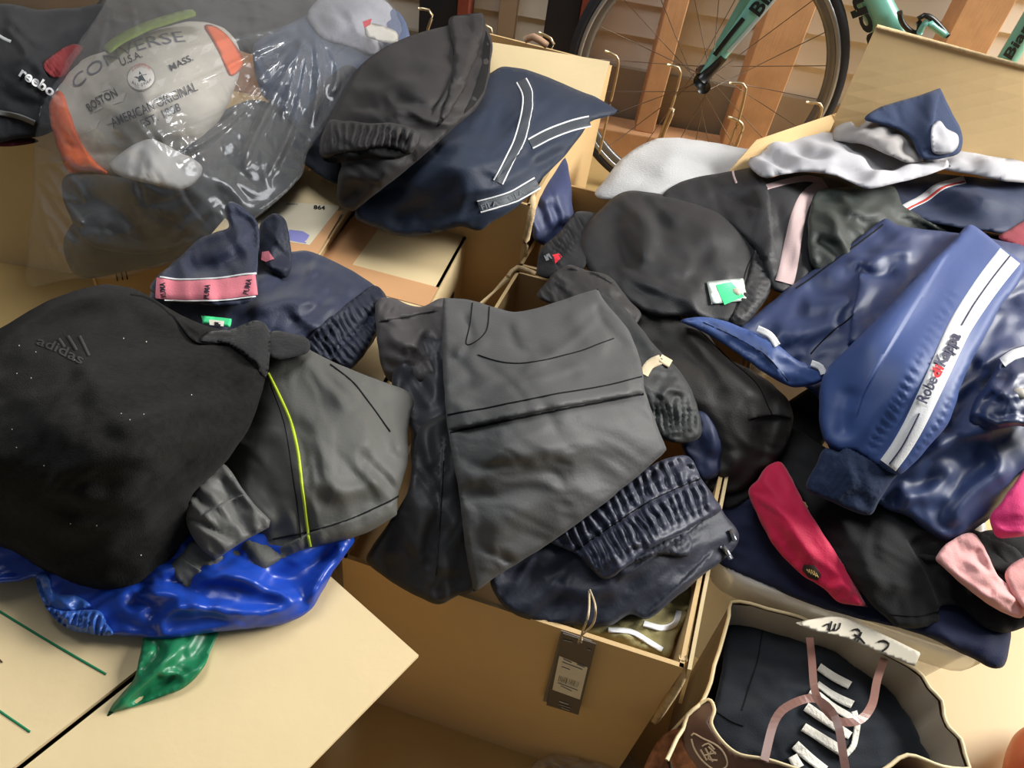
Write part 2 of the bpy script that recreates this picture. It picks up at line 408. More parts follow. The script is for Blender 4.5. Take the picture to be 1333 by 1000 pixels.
# ================================================================== BICYCLE
CEL = mat('celeste_paint', (112, 176, 160), rough=.3, spec=.5, coat=.3, var=.03)
TYRE = mat('tyre_rubber', (44, 46, 52), rough=.7, nscale=300, nstr=.3); RIMM = mat('rim_alloy', (120, 120, 120), rough=.35, metal=.6)
SPK = mat('spoke_steel', (120, 104, 90), rough=.4, metal=.6); BLKP = mat('black_plastic', (26, 28, 30), rough=.35, spec=.5)
BY = 1.93
hub = PY(915, 103, BY); R0 = .325
bike = empty('bicycle', (hub[0], BY, 0), 'celeste green road bicycle leaning by the back wall behind the boxes', 'bicycle')
wheel = bpy.data.objects.new('front_wheel', None); COL.objects.link(wheel); wheel.parent = bike; wheel.location = (0, 0, hub[2])
def ring(name, R, prof, mt, par, n=96):
    vs = []; fs = []; m_ = len(prof)
    for i in range(n):
        a = 2*math.pi*i/n
        for (dr, dy) in prof: vs.append((hub[0]+(R+dr)*math.cos(a), BY+dy, hub[2]+(R+dr)*math.sin(a)))
    for i in range(n):
        for k in range(m_): k2 = (k+1) % m_; j = (i+1) % n; fs.append((i*m_+k, j*m_+k, j*m_+k2, i*m_+k2))
    return mesh_obj(name, vs, fs, mt, par)
ring('tyre', R0, [(.014*math.cos(t), .013*math.sin(t)) for t in np.linspace(0, 2*math.pi, 12, endpoint=False)], TYRE, wheel)
ring('rim', R0-.022, [(.012, -.0105), (.012, .0105), (-.012, .008), (-.016, 0), (-.012, -.008)], RIMM, wheel)
ring('rim_sidewall', R0-.014, [(.006, -.0125), (.006, .0125), (-.004, .0115), (-.004, -.0115)], mat('brake_track', (150, 150, 150), rough=.3, metal=.5), wheel)
for i in range(22):
    a = 2*math.pi*i/22; s = (-1) ** (i//2); b = a+s*1.1; sd = .03 if i % 2 else -.03
    p0 = hub+np.array([.02*math.cos(b), sd, .02*math.sin(b)]); p1 = hub+np.array([(R0-.03)*math.cos(a), 0, (R0-.03)*math.sin(a)])
    tube('spoke', [p0, p1], .0011, SPK, wheel, seg=5)
tube('hub_shell', [hub+np.array([0, -.05, 0]), hub+np.array([0, -.035, 0]), hub+np.array([0, .035, 0]), hub+np.array([0, .05, 0])], .016, BLKP, wheel, seg=16)
def blade(name, pts, w0, w1, th, mt, par, ydir=0):
    """flat-oval tube along pts in a plane Y = const"""
    P = catmull(pts, False, .02, 3); n = len(P); vs = []; fs = []; K = 12
    T = np.gradient(P, axis=0); T /= np.linalg.norm(T, axis=1)[:, None]
    for i in range(n):
        wv = np.cross(T[i], (0, 1, 0)); wv /= np.linalg.norm(wv); ww = w0+(w1-w0)*i/(n-1)
        for k in range(K):
            t = 2*math.pi*k/K; vs.append(P[i]+wv*ww/2*math.cos(t)+np.array([0, 1, 0])*th/2*math.sin(t))
    for i in range(n-1):
        for k in range(K): k2 = (k+1) % K; fs.append((i*K+k, i*K+k2, (i+1)*K+k2, (i+1)*K+k))
    fs += [tuple(range(K)), tuple((n-1)*K+k for k in reversed(range(K)))]
    return mesh_obj(name, vs, fs, mt, par)
fy = BY-.055
f0 = PY(914, 103, fy); f1 = PY(1010, -25, fy); f2 = PY(1075, -125, fy)
fork = blade('fork_blade', [tuple(f0), tuple(f1), tuple(f2)], .026, .062, .022, CEL, bike)
fl = Flat(f0-np.array([0, .0115, 0]), f1-np.array([0, .0115, 0]), f0+np.array([.1, -.0115, 0]))
g0 = PY(914, 103, BY+.055); blade('fork_blade', [tuple(g0), tuple(f1+np.array([0, .11, 0])), tuple(f2+np.array([0, .11, 0]))], .026, .06, .022, CEL, bike)
dk = mat('black_decal', (24, 30, 32), rough=.4); GRY = mat('grey_decal', (176, 190, 186), rough=.4)
o = text_on('lettering', fl, 'BIANCHI', (988, 22), (1065, -80), 17, dk, fork, lift=.001, bold=.03)
def flatstrip(name, sfl, pts, wd, mt, par, lift=.0008): return strip(name, sfl, pts, wd, mt, par, lift=lift)
flatstrip('grey_stripe', fl, [(948, 68), (975, 38), (1003, 5), (1022, -20)], 5, GRY, fork)
flatstrip('black_panel', fl, [(930, 72), (950, 46), (968, 24)], 6, dk, fork)
tube('dropout', [PY(912, 105, fy-.012), PY(914, 103, fy+.02)], .017, BLKP, bike, seg=20)
blade('dropout_plate', [tuple(PY(914, 104, fy-.006)), tuple(PY(942, 74, fy-.006))], .03, .02, .022, BLKP, bike)
d0 = PY(1105, -60, BY); d1 = PY(1160, 45, BY); d2 = PY(1210, 150, BY)
dt = blade('down_tube', [tuple(d0), tuple(d1), tuple(d2)], .070, .066, .045, CEL, bike)
fd = Flat(d0-np.array([0, .0235, 0]), d1-np.array([0, .0235, 0]), d0+np.array([.1, -.0235, 0]))
text_on('lettering', fd, 'Bianchi', (1171, 125), (1116, -18), 20, dk, dt, lift=.001, bold=.045)
s0 = PY(1375, -30, BY); s1 = PY(1305, 88, BY)
stt = blade('seat_tube', [tuple(s0), tuple((s0+s1)/2), tuple(s1)], .045, .045, .04, CEL, bike)
fs_ = Flat(s0-np.array([0, .021, 0]), s1-np.array([0, .021, 0]), s0+np.array([.1, -.021, 0]))
text_on('lettering', fs_, 'Bianchi', (1316, 78), (1362, 2), 12, dk, stt, lift=.001, bold=.03)
# bottle cage bolted to the frame
cg = [(1171, 15), (1174, 28), (1183, 39), (1194, 43), (1197, 34), (1196, 24), (1203, 20), (1213, 24), (1225, 36), (1234, 47)]
cage = tube('bottle_cage', [tuple(PY(x, y, BY-.03)) for x, y in cg], .006, BLKP, bike, smooth_step=.008)
cg2 = [(1197, 44), (1201, 34), (1207, 28), (1217, 36), (1231, 46)]
tube('cage_wing', [tuple(PY(x, y, BY-.034)) for x, y in cg2], .0075, CEL, cage, smooth_step=.008)

# ---- bent steel rods of the bicycle rack
rods = [([(545, 11), (558, 13), (563, 20), (556, 43)], 'bent steel rack rod left of the dark pants peak'),
        ([(632, 33), (639, 37), (640, 48)], 'bent steel rack rod peeking out right of the dark pants peak'),
        ([(701, 42), (717, 50), (721, 57), (718, 64)], 'bent steel rack rod behind the torn box flap'),
        ([(787, 66), (802, 73), (805, 83), (800, 110)], 'bent steel rack rod at the corner of the tall open box'),
        ([(868, 84), (883, 88), (886, 95), (877, 131), (859, 178)], 'long bent steel rod in front of the narrow wood stud'),
        ([(872, 140), (877, 143), (871, 158), (862, 180)], 'short steel rod beside the long rod at the narrow stud'),
        ([(949, 108), (967, 109), (971, 115), (963, 151), (949, 191)], 'long bent steel rod in front of the wide wood stud'),
        ([(947, 152), (961, 157), (967, 166), (957, 194)], 'short thick hooked steel rod above the grey fleece'),
        ([(1049, 133), (1067, 135), (1070, 140), (1067, 152)], 'bent steel rack rod inside the right edge of the wheel')]
for i, (pp, lb) in enumerate(rods):
    Y = 1.80; pts = [PY(x, y, Y-(.10 if k == 0 else .0)) if False else PY(x, y, Y) for k, (x, y) in enumerate(pp)]
    e = pts[-1].copy(); e[2] = 0.0; e2 = (pts[-1]+e)/2
    P = [(*p, ) for p in pts]+[tuple(e2), tuple(e)]
    tag(tube('rack_rod', P, .0042 if i in (5, 7) else .0034, STEEL, None, smooth_step=.012), lb, 'rack rod', 'bent steel rods of the bicycle rack')

# ================================================================== BOXES
def rect_box(name, label, fl, front, depth_v, h, mt=CARD, z0=0.0, group='cardboard boxes of second-hand clothes', flaps=True):
    """open carton: fl = front-left corner (x,y), front = vector to front-right, depth_v = vector back"""
    fl = np.array([*fl, 0.0]); u = np.array([*front, 0.0]); v = np.array([*depth_v, 0.0]); Z0 = np.array([0, 0, z0]); Z = np.array([0, 0, h])
    root = empty(name, tuple(fl+u/2+v/2+Z0), label, 'box', group)
    A, B, C, D = fl, fl+u, fl+u+v, fl+v
    for nm, a, b in (('front_panel', A, B), ('side_panel', B, C), ('back_panel', C, D), ('side_panel', D, A)):
        slab(nm, [a+Z0, b+Z0, b+Z, a+Z], .005, mt, root, bow=.003)
    slab('bottom_panel', [A+Z0+[0, 0, .004], B+Z0+[0, 0, .004], C+Z0+[0, 0, .004], D+Z0+[0, 0, .004]], .004, mt, root)
    return root, A, B, C, D
GR = None
# front-centre carton (clothes on top, hang tag in front of it)
fcA = PZ(445, 725, .36)[:2]; fcB = PZ(890, 870, .36)[:2]
fcu = fcB-fcA; fcv = np.array([.125, .56])
cbox, A, B, C, D = rect_box('cardboard_box', 'open brown carton at the front centre with charcoal shorts piled on it', fcA, fcu, fcv, .36, CARD)
zt = np.array([0, 0, .36])
# worn flaps and torn corner
slab('flap', [D+zt, D+zt*1.0+fcv[0]*0+np.array([-.012, -.002, -.004]), A+zt+np.array([-.03, .3, -.12]), A+zt+np.array([0, .3, 0])], .004, CARD2, cbox)
slab('flap', [B+zt+np.array([.004, 0, 0]), C+zt+np.array([.004, 0, 0]), C+np.array([.03, 0, .24]), B+np.array([.03, .02, .235])], .004, CARD2, cbox, bow=.004)
tube('torn_edge', [B+zt+[0, .012, 0], B+[.006, .004, .33], B+[.003, -.004, .28], B+[.006, .002, .22]], .005, EDGE, cbox, smooth_step=.01, seg=6)
tube('torn_edge', [D+zt+[-.012, -.02, 0], D+zt+[0, 0, .006], D+zt+[.03, -.002, .001]], .004, EDGE, cbox, smooth_step=.01, seg=6)
# carton behind it on the right
b2 = PZ(676, 345, .36)[:2]
bx2, A2, B2, C2, D2 = rect_box('cardboard_box', 'open carton behind the front one holding the black sweatpants', b2, np.array([.36, -.045]), np.array([.062, .275]), .36, CARD)
# closed taped carton on the left
tA = PZ(455, 520, .36)[:2]; tB = PZ(556, 402, .36)[:2]; tC = PZ(612, 300, .36)[:2]
tv = tC-tB; tu = np.array([tv[1], -tv[0]])/np.linalg.norm(tv)
fr = tB-tv*.9; W_ = .195
root = empty('cardboard_box', (*(fr-tu*W_/2+tv*.9), 0), 'closed carton sealed with brown tape below the navy striped pants', 'box', 'cardboard boxes of second-hand clothes')
tbx = root
Q = [np.array([*(fr-tu*W_), 0]), np.array([*fr, 0]), np.array([*tC, 0]), np.array([*(tC-tu*W_), 0])]
for nm, a, b in (('front_panel', 0, 1), ('side_panel', 1, 2), ('back_panel', 2, 3), ('side_panel', 3, 0)):
    slab(nm, [Q[a], Q[b], Q[b]+zt, Q[a]+zt], .005, CARD2, root)
slab('top_panel', [Q[0]+zt, Q[1]+zt, Q[2]+zt, Q[3]+zt], .005, CARD2, root)
ftop = Flat(Q[0]+zt, Q[1]+zt, Q[2]+zt)
def wstrip(name, a, b, wd, mt, par, lift=.0012):     # a flat strip lying on a top face, a->b world
    a = np.asarray(a, float); b = np.asarray(b, float); d = b-a; n = np.cross((0, 0, 1), d); n = n/np.linalg.norm(n)*wd/2; l = np.array([0, 0, lift])
    return slab(name, [a-n+l, b-n+l, b+n+l, a+n+l], lift*.8, mt, par, n=2)
e1 = Q[1]*.55+Q[2]*.45+zt
wstrip('packing_tape', Q[1]*.46+Q[2]*.54+zt, Q[1]*.46+Q[2]*.54+zt-np.array([*tu, 0])*W_, .05, TAPE, root)
wstrip('packing_tape', Q[1]*.4+Q[2]*.6+zt-np.array([*tu, 0])*.165, Q[2]+zt-np.array([*tu, 0])*.165, .05, TAPE, root)
sf_side = Flat(Q[1]+np.array([*tu, 0])*.001, Q[2]+np.array([*tu, 0])*.001, Q[2]+zt+np.array([*tu, 0])*.001)
o = slab('side_label', [Q[1]*.62+Q[2]*.38+[0, 0, .10]+np.array([*tu, 0])*.0015, Q[1]*.18+Q[2]*.82+[0, 0, .10]+np.array([*tu, 0])*.0015, Q[1]*.18+Q[2]*.82+[0, 0, .285]+np.array([*tu, 0])*.0015, Q[1]*.62+Q[2]*.38+[0, 0, .285]+np.array([*tu, 0])*.0015], .001, mat('brown_black_ink', (52, 46, 38)), root, n=2)
for k in range(5):
    zz = .125+.03*k
    slab('label_line', [Q[1]*.58+Q[2]*.42+[0, 0, zz]+np.array([*tu, 0])*.0028, Q[1]*.22+Q[2]*.78+[0, 0, zz]+np.array([*tu, 0])*.0028, Q[1]*.22+Q[2]*.78+[0, 0, zz+.007]+np.array([*tu, 0])*.0028, Q[1]*.58+Q[2]*.42+[0, 0, zz+.007]+np.array([*tu, 0])*.0028], .0008, CARD2, o, n=2)
# labelled carton left of it
lz = .385
L4 = [PZ(262, 395, lz), PZ(412, 330, lz), PZ(472, 245, lz), PZ(372, 233, lz)]
L4 = [PZ(318, 352, lz), PZ(412, 334, lz), PZ(474, 240, lz), PZ(376, 232, lz), PZ(300, 300, lz)]
root = empty('cardboard_box', tuple(np.array([L4[1][0]-.14, L4[1][1], 0])), 'carton with a white and blue shipping label under the plastic bag', 'box', 'cardboard boxes of second-hand clothes')
lbx = root
c0 = PZ(412, 336, lz); c1 = PZ(476, 238, lz); dv = c1-c0; du = np.array([-dv[1], dv[0], 0])/np.linalg.norm(dv); WL = .165
c00 = c0-dv*.12
Qm = [c00+du*WL, c00, c1, c1+du*WL]
slab('top_flap', Qm, .004, CARD2, root, bow=.004)
for a, b, nm in ((0, 1, 'front_panel'), (1, 2, 'side_panel'), (2, 3, 'back_panel'), (3, 0, 'side_panel')):
    pa = Qm[a].copy(); pb = Qm[b].copy(); ins = (sum(Qm)/4); pa = pa+(ins-pa)*.06; pb = pb+(ins-pb)*.06; pa[2] = pb[2] = 0
    slab(nm, [pa, pb, pb+[0, 0, lz-.01], pa+[0, 0, lz-.01]], .004, CARD, root)
flb = Flat(Qm[0]+[0, 0, .0045], Qm[1]+[0, 0, .0045], Qm[2]+[0, 0, .0045])
decal('packing_tape', flb, [(300, 322), (345, 326), (408, 333), (414, 330), (446, 276), (436, 272), (402, 318), (352, 308), (310, 305)], TAPE, root, lift=.0006)
lab = decal('shipping_label', flb, [(362, 262), (443, 268), (403, 319), (318, 306)], mat('label_cream', (224, 212, 184), rough=.4), root, lift=.0016)
decal('blue_block', flb, [(376, 298), (407, 302), (398, 317), (371, 312)], BLUEINK, lab, lift=.0024)
decal('blue_block', flb, [(357, 296), (376, 298), (371, 312), (350, 309)], BLUEINK, lab, lift=.0024)
decal('blue_block', flb, [(366, 282), (381, 284), (377, 290), (362, 288)], BLUEINK, lab, lift=.0024)
text_on('lettering', flb, '864', (408, 272), (423, 273), 5, INK, lab, lift=.0026, bold=.03)
def barcode(sfl, p0, p1, hvec, n, par, nm='barcode_bar', lift=.0026, mt=INK):
    p0 = np.array(p0, float); p1 = np.array(p1, float); hv = np.array(hvec, float); R = random.Random(5)
    for k in range(n):
        a = p0+(p1-p0)*(k+.1)/n; b = p0+(p1-p0)*(k+.25+.45*R.random())/n
        decal(nm, sfl, [a, b, b+hv, a+hv], mt, par, lift=lift, step=20)
barcode(flb, (393, 273), (424, 277), (-3, 6), 12, lab)
barcode(flb, (374, 264), (389, 265), (-3, 4), 8, lab)
for k in range(4):
    decal('printed_line', flb, [(381-k*2.2, 287+k*3.4), (399-k*2.2, 289+k*3.4), (398.3-k*2.2, 290+k*3.4), (380.3-k*2.2, 288+k*3.4)], mat('grey_ink', (140, 138, 140)), lab, lift=.0024)
# tall carton with the two dark pants on it
fr_ = PZ(690, 268, .45)[:2]; bk_ = PZ(797, 84, .45)[:2]; vv = bk_-fr_; uu = np.array([vv[1], -vv[0]])/np.linalg.norm(vv)
Wt = .36
tall, TA, TB, TC, TD = rect_box('cardboard_box', 'tall open carton with a raised back flap under the navy striped pants', fr_-uu*Wt, uu*Wt, vv, .45, CARD)
slab('flap', [PZ(600, 128, .43), PZ(775, 150, .43), PZ(794, 80, .50), PZ(622, 52, .50)], .004, CARD2, tall, bow=.003)
tube('torn_edge', [TB+[0, .03, .452], TB+[.004, .0, .44], TB+[.002, -.006, .38], TB+[.006, -.002, .30], TB+[.003, 0, .22]], .006, EDGE, tall, smooth_step=.01, seg=6)
tube('torn_edge', [PZ(684, 52, .505), PZ(694, 48, .515), PZ(702, 52, .512), PZ(712, 59, .503)], .007, mat('torn_kraft', (176, 140, 112), rough=.9), tall, smooth_step=.01, seg=6)
# big carton at the back right
flr = PZ(1085, 160, .45); rr = PZ(1345, 225, .45)
R3 = rect_box('cardboard_box', 'large carton at the back right with a tall upright flap and white shirts', (.40, 1.02), np.array([.52, -.07]), np.array([.13, .56]), .40, CARD)
rbx = R3[0]
slab('flap', [PZ(1078, 172, .44), PZ(1400, 262, .44), PY(1400, 105, 1.57), PY(1141, 34, 1.58)], .005, CARD, rbx, bow=-.01)
slab('flap', [PZ(1092, 146, .47), PZ(985, 182, .47), PZ(938, 236, .42), PZ(1060, 215, .42)], .004, CARD, rbx, bow=.01)
tube('flap_edge', [PY(1141, 34, 1.578), PY(1230, 58.4, 1.575), PY(1400, 105, 1.568)], .0035, EDGE, rbx, seg=6)
# carton at the far left
root = rect_box('cardboard_box', 'pale carton at the left edge under the dark sports bag', (-1.55, 1.18), np.array([.70, .02]), np.array([-.02, .4]), .34, CARD2)[0]
slab('top_panel', [(-1.55, 1.18, .342), (-.85, 1.20, .342), (-.87, 1.6, .342), (-1.57, 1.58, .342)], .004, CARD2, root)
# low printed carton under the plastic bag
lp0 = PZ(120, 362, .17); lp1 = PZ(330, 330, .17)
root, a_, b_, c_, d_ = rect_box('cardboard_box', 'low printed carton under the front of the plastic bag', (lp0[0], lp0[1]), (lp1-lp0)[:2]*1.1, np.array([-.02, .34]), .17, CARD)
fpr = Flat(a_+[0, -.002, 0], b_+[0, -.002, 0], b_+[0, -.002, .17])
slab('top_panel', [a_+[0, 0, .172], b_+[0, 0, .172], c_+[0, 0, .172], d_+[0, 0, .172]], .004, CARD, root)
for q in ([(146, 352), (160, 349), (164, 364), (150, 367)],):
    strip('printed_line', fpr, [(146, 354), (164, 350)], 1.6, INK, root, lift=.001); strip('printed_line', fpr, [(163, 349), (166, 364)], 1.6, INK, root, lift=.001)
    strip('printed_line', fpr, [(150, 352), (153, 366)], 1.6, INK, root, lift=.001); strip('printed_line', fpr, [(157, 350), (160, 365)], 1.6, INK, root, lift=.001)
# front-left carton with two top flaps
FZ = .42
r0 = PZ(545, 853, FZ); dT = np.array([-.85, .53, 0]); dB = np.array([-.53, -.85, 0])
froot = empty('cardboard_box', tuple(np.array([r0[0]-.2, r0[1]-.05, 0])), 'front left carton with pale top flaps and green printed lines', 'box', 'cardboard boxes of second-hand clothes')
gp = .163
slab('flap', [r0+dT*gp+dB*.42, r0+dB*.42, r0, r0+dT*gp], .004, CARD2, froot)
g2 = r0+dT*(gp+.006)
slab('flap', [g2+dT*.30+dB*.42, g2+dB*.42, g2, g2+dT*.30], .004, CARD2, froot)
for a, b, nm in ((r0+dB*.005+dT*.15, r0+dB*.42+dT*.15, 'side_panel'), (r0+dB*.42+dT*.15, r0+dB*.42+dT*.46, 'front_panel'), (r0+dB*.42+dT*.46, r0+dT*.46, 'side_panel'), (r0+dT*.46+dB*.005, r0+dT*.15+dB*.005, 'back_panel')):
    a = a*[1, 1, 0]; b = b*[1, 1, 0]
    slab(nm, [a, b, b+[0, 0, FZ-.006], a+[0, 0, FZ-.006]], .004, CARD, froot)
ffl = Flat(g2, g2+dB*.4, g2+dT*.3)
strip('green_line', ffl, [(-12, 789), (60, 833), (138, 878)], 3.6, GREENINK, froot, lift=.0008)
strip('green_line', ffl, [(-12, 918), (39, 953)], 3.6, GREENINK, froot, lift=.0008)
text_on('lettering', ffl, 'A', (-10, 868), (4, 862), 18, mat('brown_ink', (70, 50, 28)), froot, lift=.0008)
f2l = Flat(r0, r0+dB*.4, r0+dT*.3)
# ================================================================== CLOTHES
def NZ(a=.004, wl=60, ang=0, st=2.0): return [('p', a*.9, wl*1.3, ang, st), ('r', a*1.45, wl, ang+12, st*1.6), ('v', a*.9, wl*.55, ang-15, st*1.5), ('r', a*.34, wl*.28, ang+25, 2.2)]
def soft(a=.006, wl=90, ang=0, st=1.5): return [('p', a, wl, ang, st), ('p', a*.4, wl*.45, ang+30, 1.5), ('r', a*.8, wl*.7, ang+10, st*1.6), ('v', a*.4, wl*.4, ang-20, st*1.4)]
CLG = 'second-hand clothes in the piles'
def thing(name, x, y, z, label, cat, group=CLG):
    p = PZ(x, y, z); return empty(name, (p[0], p[1], max(p[2]-.06, 0)), label, cat, group)
BLKFLEECE = fabric('black_fleece', (32, 31, 30), sheen=.05, rough=.95, nscale=900, nstr=.5, var=.22, vscale=160, spec=.02)
SEAM = fabric('dark_seam', (18, 18, 20), sheen=0)
LIME = mat('lime_piping', (196, 216, 60), rough=.5)
# ---------------- black fleece, front left
t = thing('fleece_jacket', 160, 560, .5, 'black fleece jacket with a tonal embroidered logo, front left', 'jacket')
o, S = cloth('body', [(-30, 445), (0, 428), (38, 405), (80, 384), (130, 371), (172, 375), (205, 392), (240, 412), (268, 424), (302, 429), (335, 418), (349, 428), (350, 455), (345, 494), (325, 556), (288, 608), (250, 645), (253, 682), (228, 730), (176, 767), (122, 768), (62, 748), (24, 722), (0, 716), (-30, 712)],
    [(-30, 450, .53), (80, 390, .53), (170, 380, .53), (270, 430, .54), (345, 440, .545), (340, 500, .54), (150, 480, .59), (60, 600, .60), (190, 600, .60), (285, 605, .525), (245, 690, .475), (150, 762, .455), (0, 712, .46), (-30, 600, .58)],
    BLKFLEECE, t, rim=34, rimm=.022, back=.09, seed=1, noise=soft(.007, 110, -20, 2),
    folds=[('r', [(130, 560), (200, 545), (300, 520)], .006, 14), ('r', [(110, 640), (200, 625), (260, 600)], -.006, 16), ('r', [(60, 690), (140, 690), (220, 670)], .006, 16),
           ('s', [(352, 492), (330, 470), (296, 448), (254, 445), (222, 410), (196, 388), (172, 384)], .006, 16), ('r', [(-20, 470), (30, 425), (90, 396), (160, 384)], .008, 9)])
strip('collar_seam', S, [(170, 384), (196, 390), (225, 413), (254, 445), (296, 449), (326, 468), (346, 492)], 3, SEAM, o, lift=.001)
LOGO = mat('tonal_thread', (66, 66, 66), rough=.5)
text_on('lettering', S, 'adidas', (46, 446), (106, 474), 13, LOGO, o, lift=.0018, bold=.01)
for k, (a, b, w_) in enumerate((((76, 440), (84, 452), 4), ((88, 437), (100, 456), 4), ((104, 438), (116, 462), 4))):
    strip('logo_bar', S, [a, b], w_, LOGO, o, lift=.0018)
RIB = fabric('black_rib', (36, 36, 37), sheen=.1, nscale=200, nstr=.5)
cloth('collar', [(272, 432), (302, 428), (334, 417), (349, 427), (352, 450), (346, 490), (322, 466), (292, 448), (262, 444)], None, RIB, t, base=S, lift=.004, rim=8, rimm=.004, back=.012,
      folds=[('g', [(265, 440), (310, 448), (350, 470)], .0014, 26, 5.0)], noise=[], seed=2, step=3.0)
o2, _ = cloth('price_sticker', [(262, 411, 1), (302, 415, 1), (300, 426, 1), (264, 421, 1)], [(262, 411, .555), (302, 415, .56), (300, 426, .56), (264, 421, .555)], mat('green_sticker', (72, 214, 140), rough=.4), t, rim=3, rimm=.0008, back=.001, step=4)
fs3 = Flat(PZ(262, 411, .557), PZ(302, 415, .562), PZ(300, 426, .562))
decal('sticker_label', fs3, [(272, 416), (292, 418), (291, 425), (273, 423)], PAPER, o2, lift=.002); decal('sticker_print', fs3, [(279, 419), (287, 420), (287, 425), (279, 424)], INK, o2, lift=.003)
for k in range(18):   # lint
    x, y = random.uniform(5, 290), random.uniform(420, 740)
    if inside(np.array([(x, y)]), S.out)[0]: decal('lint', S, [(x, y-1), (x+.8, y), (x, y+.8), (x-.7, y)], PAPER, o, lift=.0016, step=9)

# ---------------- charcoal jacket with lime piping
CHAR = nylon('charcoal_nylon', (86, 86, 82), rough=.6, spec=.35, eps=.035)
t = thing('nylon_jacket', 420, 590, .48, 'charcoal nylon jacket with a lime green piping line', 'jacket')
o, S = cloth('body', [(300, 560), (330, 500), (349, 462), (392, 452), (430, 470), (456, 481), (498, 497), (524, 506), (539, 521), (533, 545), (531, 570), (531, 598), (525, 622), (518, 648), (517, 670, 1), (490, 688), (460, 700), (405, 714), (360, 733), (334, 748), (300, 742), (270, 700), (275, 620)],
    [(349, 460, .50), (455, 482, .50), (539, 521, .47), (430, 560, .52), (531, 600, .475), (517, 670, .46), (405, 712, .455), (334, 746, .45), (380, 640, .50), (280, 620, .46), (320, 520, .48)],
    CHAR, t, rim=16, rimm=.012, back=.05, seed=3, noise=NZ(.006, 75, 60, 2),
    folds=[('r', [(430, 500), (470, 540), (480, 600)], .006, 16), ('r', [(360, 560), (340, 620), (350, 670)], -.008, 18), ('r', [(400, 620), (450, 640), (510, 620)], .005, 12), ('r', [(310, 620), (340, 660), (360, 690)], .007, 10),
           ('s', [(360, 716), (404, 693), (460, 675), (520, 648)], .004, 22), ('r', [(500, 520), (515, 560), (520, 600)], .004, 8)])
strip('piping', S, [(349, 486), (362, 512), (378, 548), (388, 590), (394, 640), (399, 680), (404, 712)], 4.2, LIME, o, lift=.0028)
strip('hem_seam', S, [(355, 702), (404, 691), (460, 674), (519, 646)], 2.4, SEAM, o, lift=.0012)
strip('shoulder_seam', S, [(430, 474), (462, 500), (490, 536), (508, 562)], 2, SEAM, o, lift=.0012)
strip('front_seam', S, [(352, 500), (372, 560), (384, 640), (392, 700)], 1.4, SEAM, o, lift=.0014)
CHAR2 = nylon('charcoal_cuff', (92, 92, 89), rough=.5)
for nm, pl, zz in (('sleeve', [(268, 620), (290, 604), (306, 622), (330, 655), (352, 678, 1), (350, 687, 1), (312, 708), (280, 729, 1), (262, 715), (246, 690), (243, 655)], (.515, .49, .475, .50)),):
    cloth(nm, pl, [(290, 604, zz[0]), (352, 680, zz[1]), (280, 728, zz[2]), (243, 660, zz[3])], CHAR2, t, rim=9, rimm=.008, back=.03, seed=4, noise=NZ(.004, 40, 40, 2),
          folds=[('s', [(262, 672), (300, 650), (330, 640)], .003, 18), ('r', [(282, 620), (312, 652), (330, 672)], -.004, 6)], step=4)
cloth('cuff', [(252, 704), (280, 716), (292, 726, 1), (262, 752), (244, 769, 1), (230, 756), (216, 741, 1), (236, 722)], [(252, 704, .47), (292, 726, .465), (244, 768, .45), (216, 741, .46)], CHAR2, t, rim=7, rimm=.006, back=.02, seed=5,
      noise=NZ(.002, 20, 30, 2), folds=[('s', [(232, 722), (272, 750)], .003, 12)], step=4)
cloth('inner_hem', [(260, 745), (292, 726), (345, 690), (362, 700), (356, 734), (320, 750), (280, 756)], [(260, 745, .438), (345, 690, .455), (320, 750, .437), (292, 728, .45)], nylon('black_lining', (34, 36, 42)), t, rim=6, rimm=.005, back=.015, noise=NZ(.003, 25, 90, 2), seed=6, step=4)
cloth('stand_collar', [(348, 436), (360, 431), (400, 440), (404, 452), (398, 461), (360, 468), (349, 462)], [(348, 436, .52), (402, 445, .515), (355, 466, .53)], RIB, t, rim=9, rimm=.010, back=.02, seed=7, noise=soft(.002, 20), step=3.5)

# ---------------- blue satin garment
SATB = satin('royal_satin', (22, 66, 170), rough=.34)
t = thing('satin_shirt', 270, 780, .44, 'royal blue satin shirt under the black fleece, on the pale flap', 'shirt')
o, S = cloth('body', [(-30, 700), (100, 690), (300, 690), (420, 690), (461, 700), (440, 735), (421, 767), (402, 796), (366, 813), (320, 819), (283, 822), (245, 829), (212, 832), (176, 829), (142, 826), (97, 821), (66, 794), (52, 765), (46, 752), (20, 758), (-30, 754)],
    [(-30, 740, .455), (60, 770, .44), (100, 815, .432), (212, 828, .441), (283, 818, .441), (366, 808, .433), (402, 794, .434), (455, 704, .45), (330, 770, .452), (200, 780, .455), (250, 710, .46), (100, 720, .455)],
    SATB, t, rim=14, rimm=.010, back=.02, seed=8, noise=NZ(.005, 55, -10, 2.2),
    folds=[('r', [(200, 800), (260, 792), (330, 798), (400, 792)], .008, 9), ('r', [(180, 770), (230, 775), (270, 800)], .007, 12), ('r', [(240, 760), (300, 750), (360, 770), (400, 794)], .009, 10), ('r', [(330, 760), (390, 745), (450, 710)], -.010, 14),
           ('r', [(400, 790), (425, 740), (455, 705)], .008, 9), ('r', [(205, 828), (215, 805), (240, 780)], .006, 8)])
cloth('gathered_waist', [(58, 788), (80, 795), (128, 795), (140, 812), (146, 827), (98, 822), (74, 808)], None, satin('steel_satin', (52, 96, 178)), t, base=S, lift=.005, rim=6, rimm=.004, back=.006,
      folds=[('g', [(60, 795), (95, 810), (145, 815)], .0024, 16, 8.0)], noise=[], seed=9, step=3)
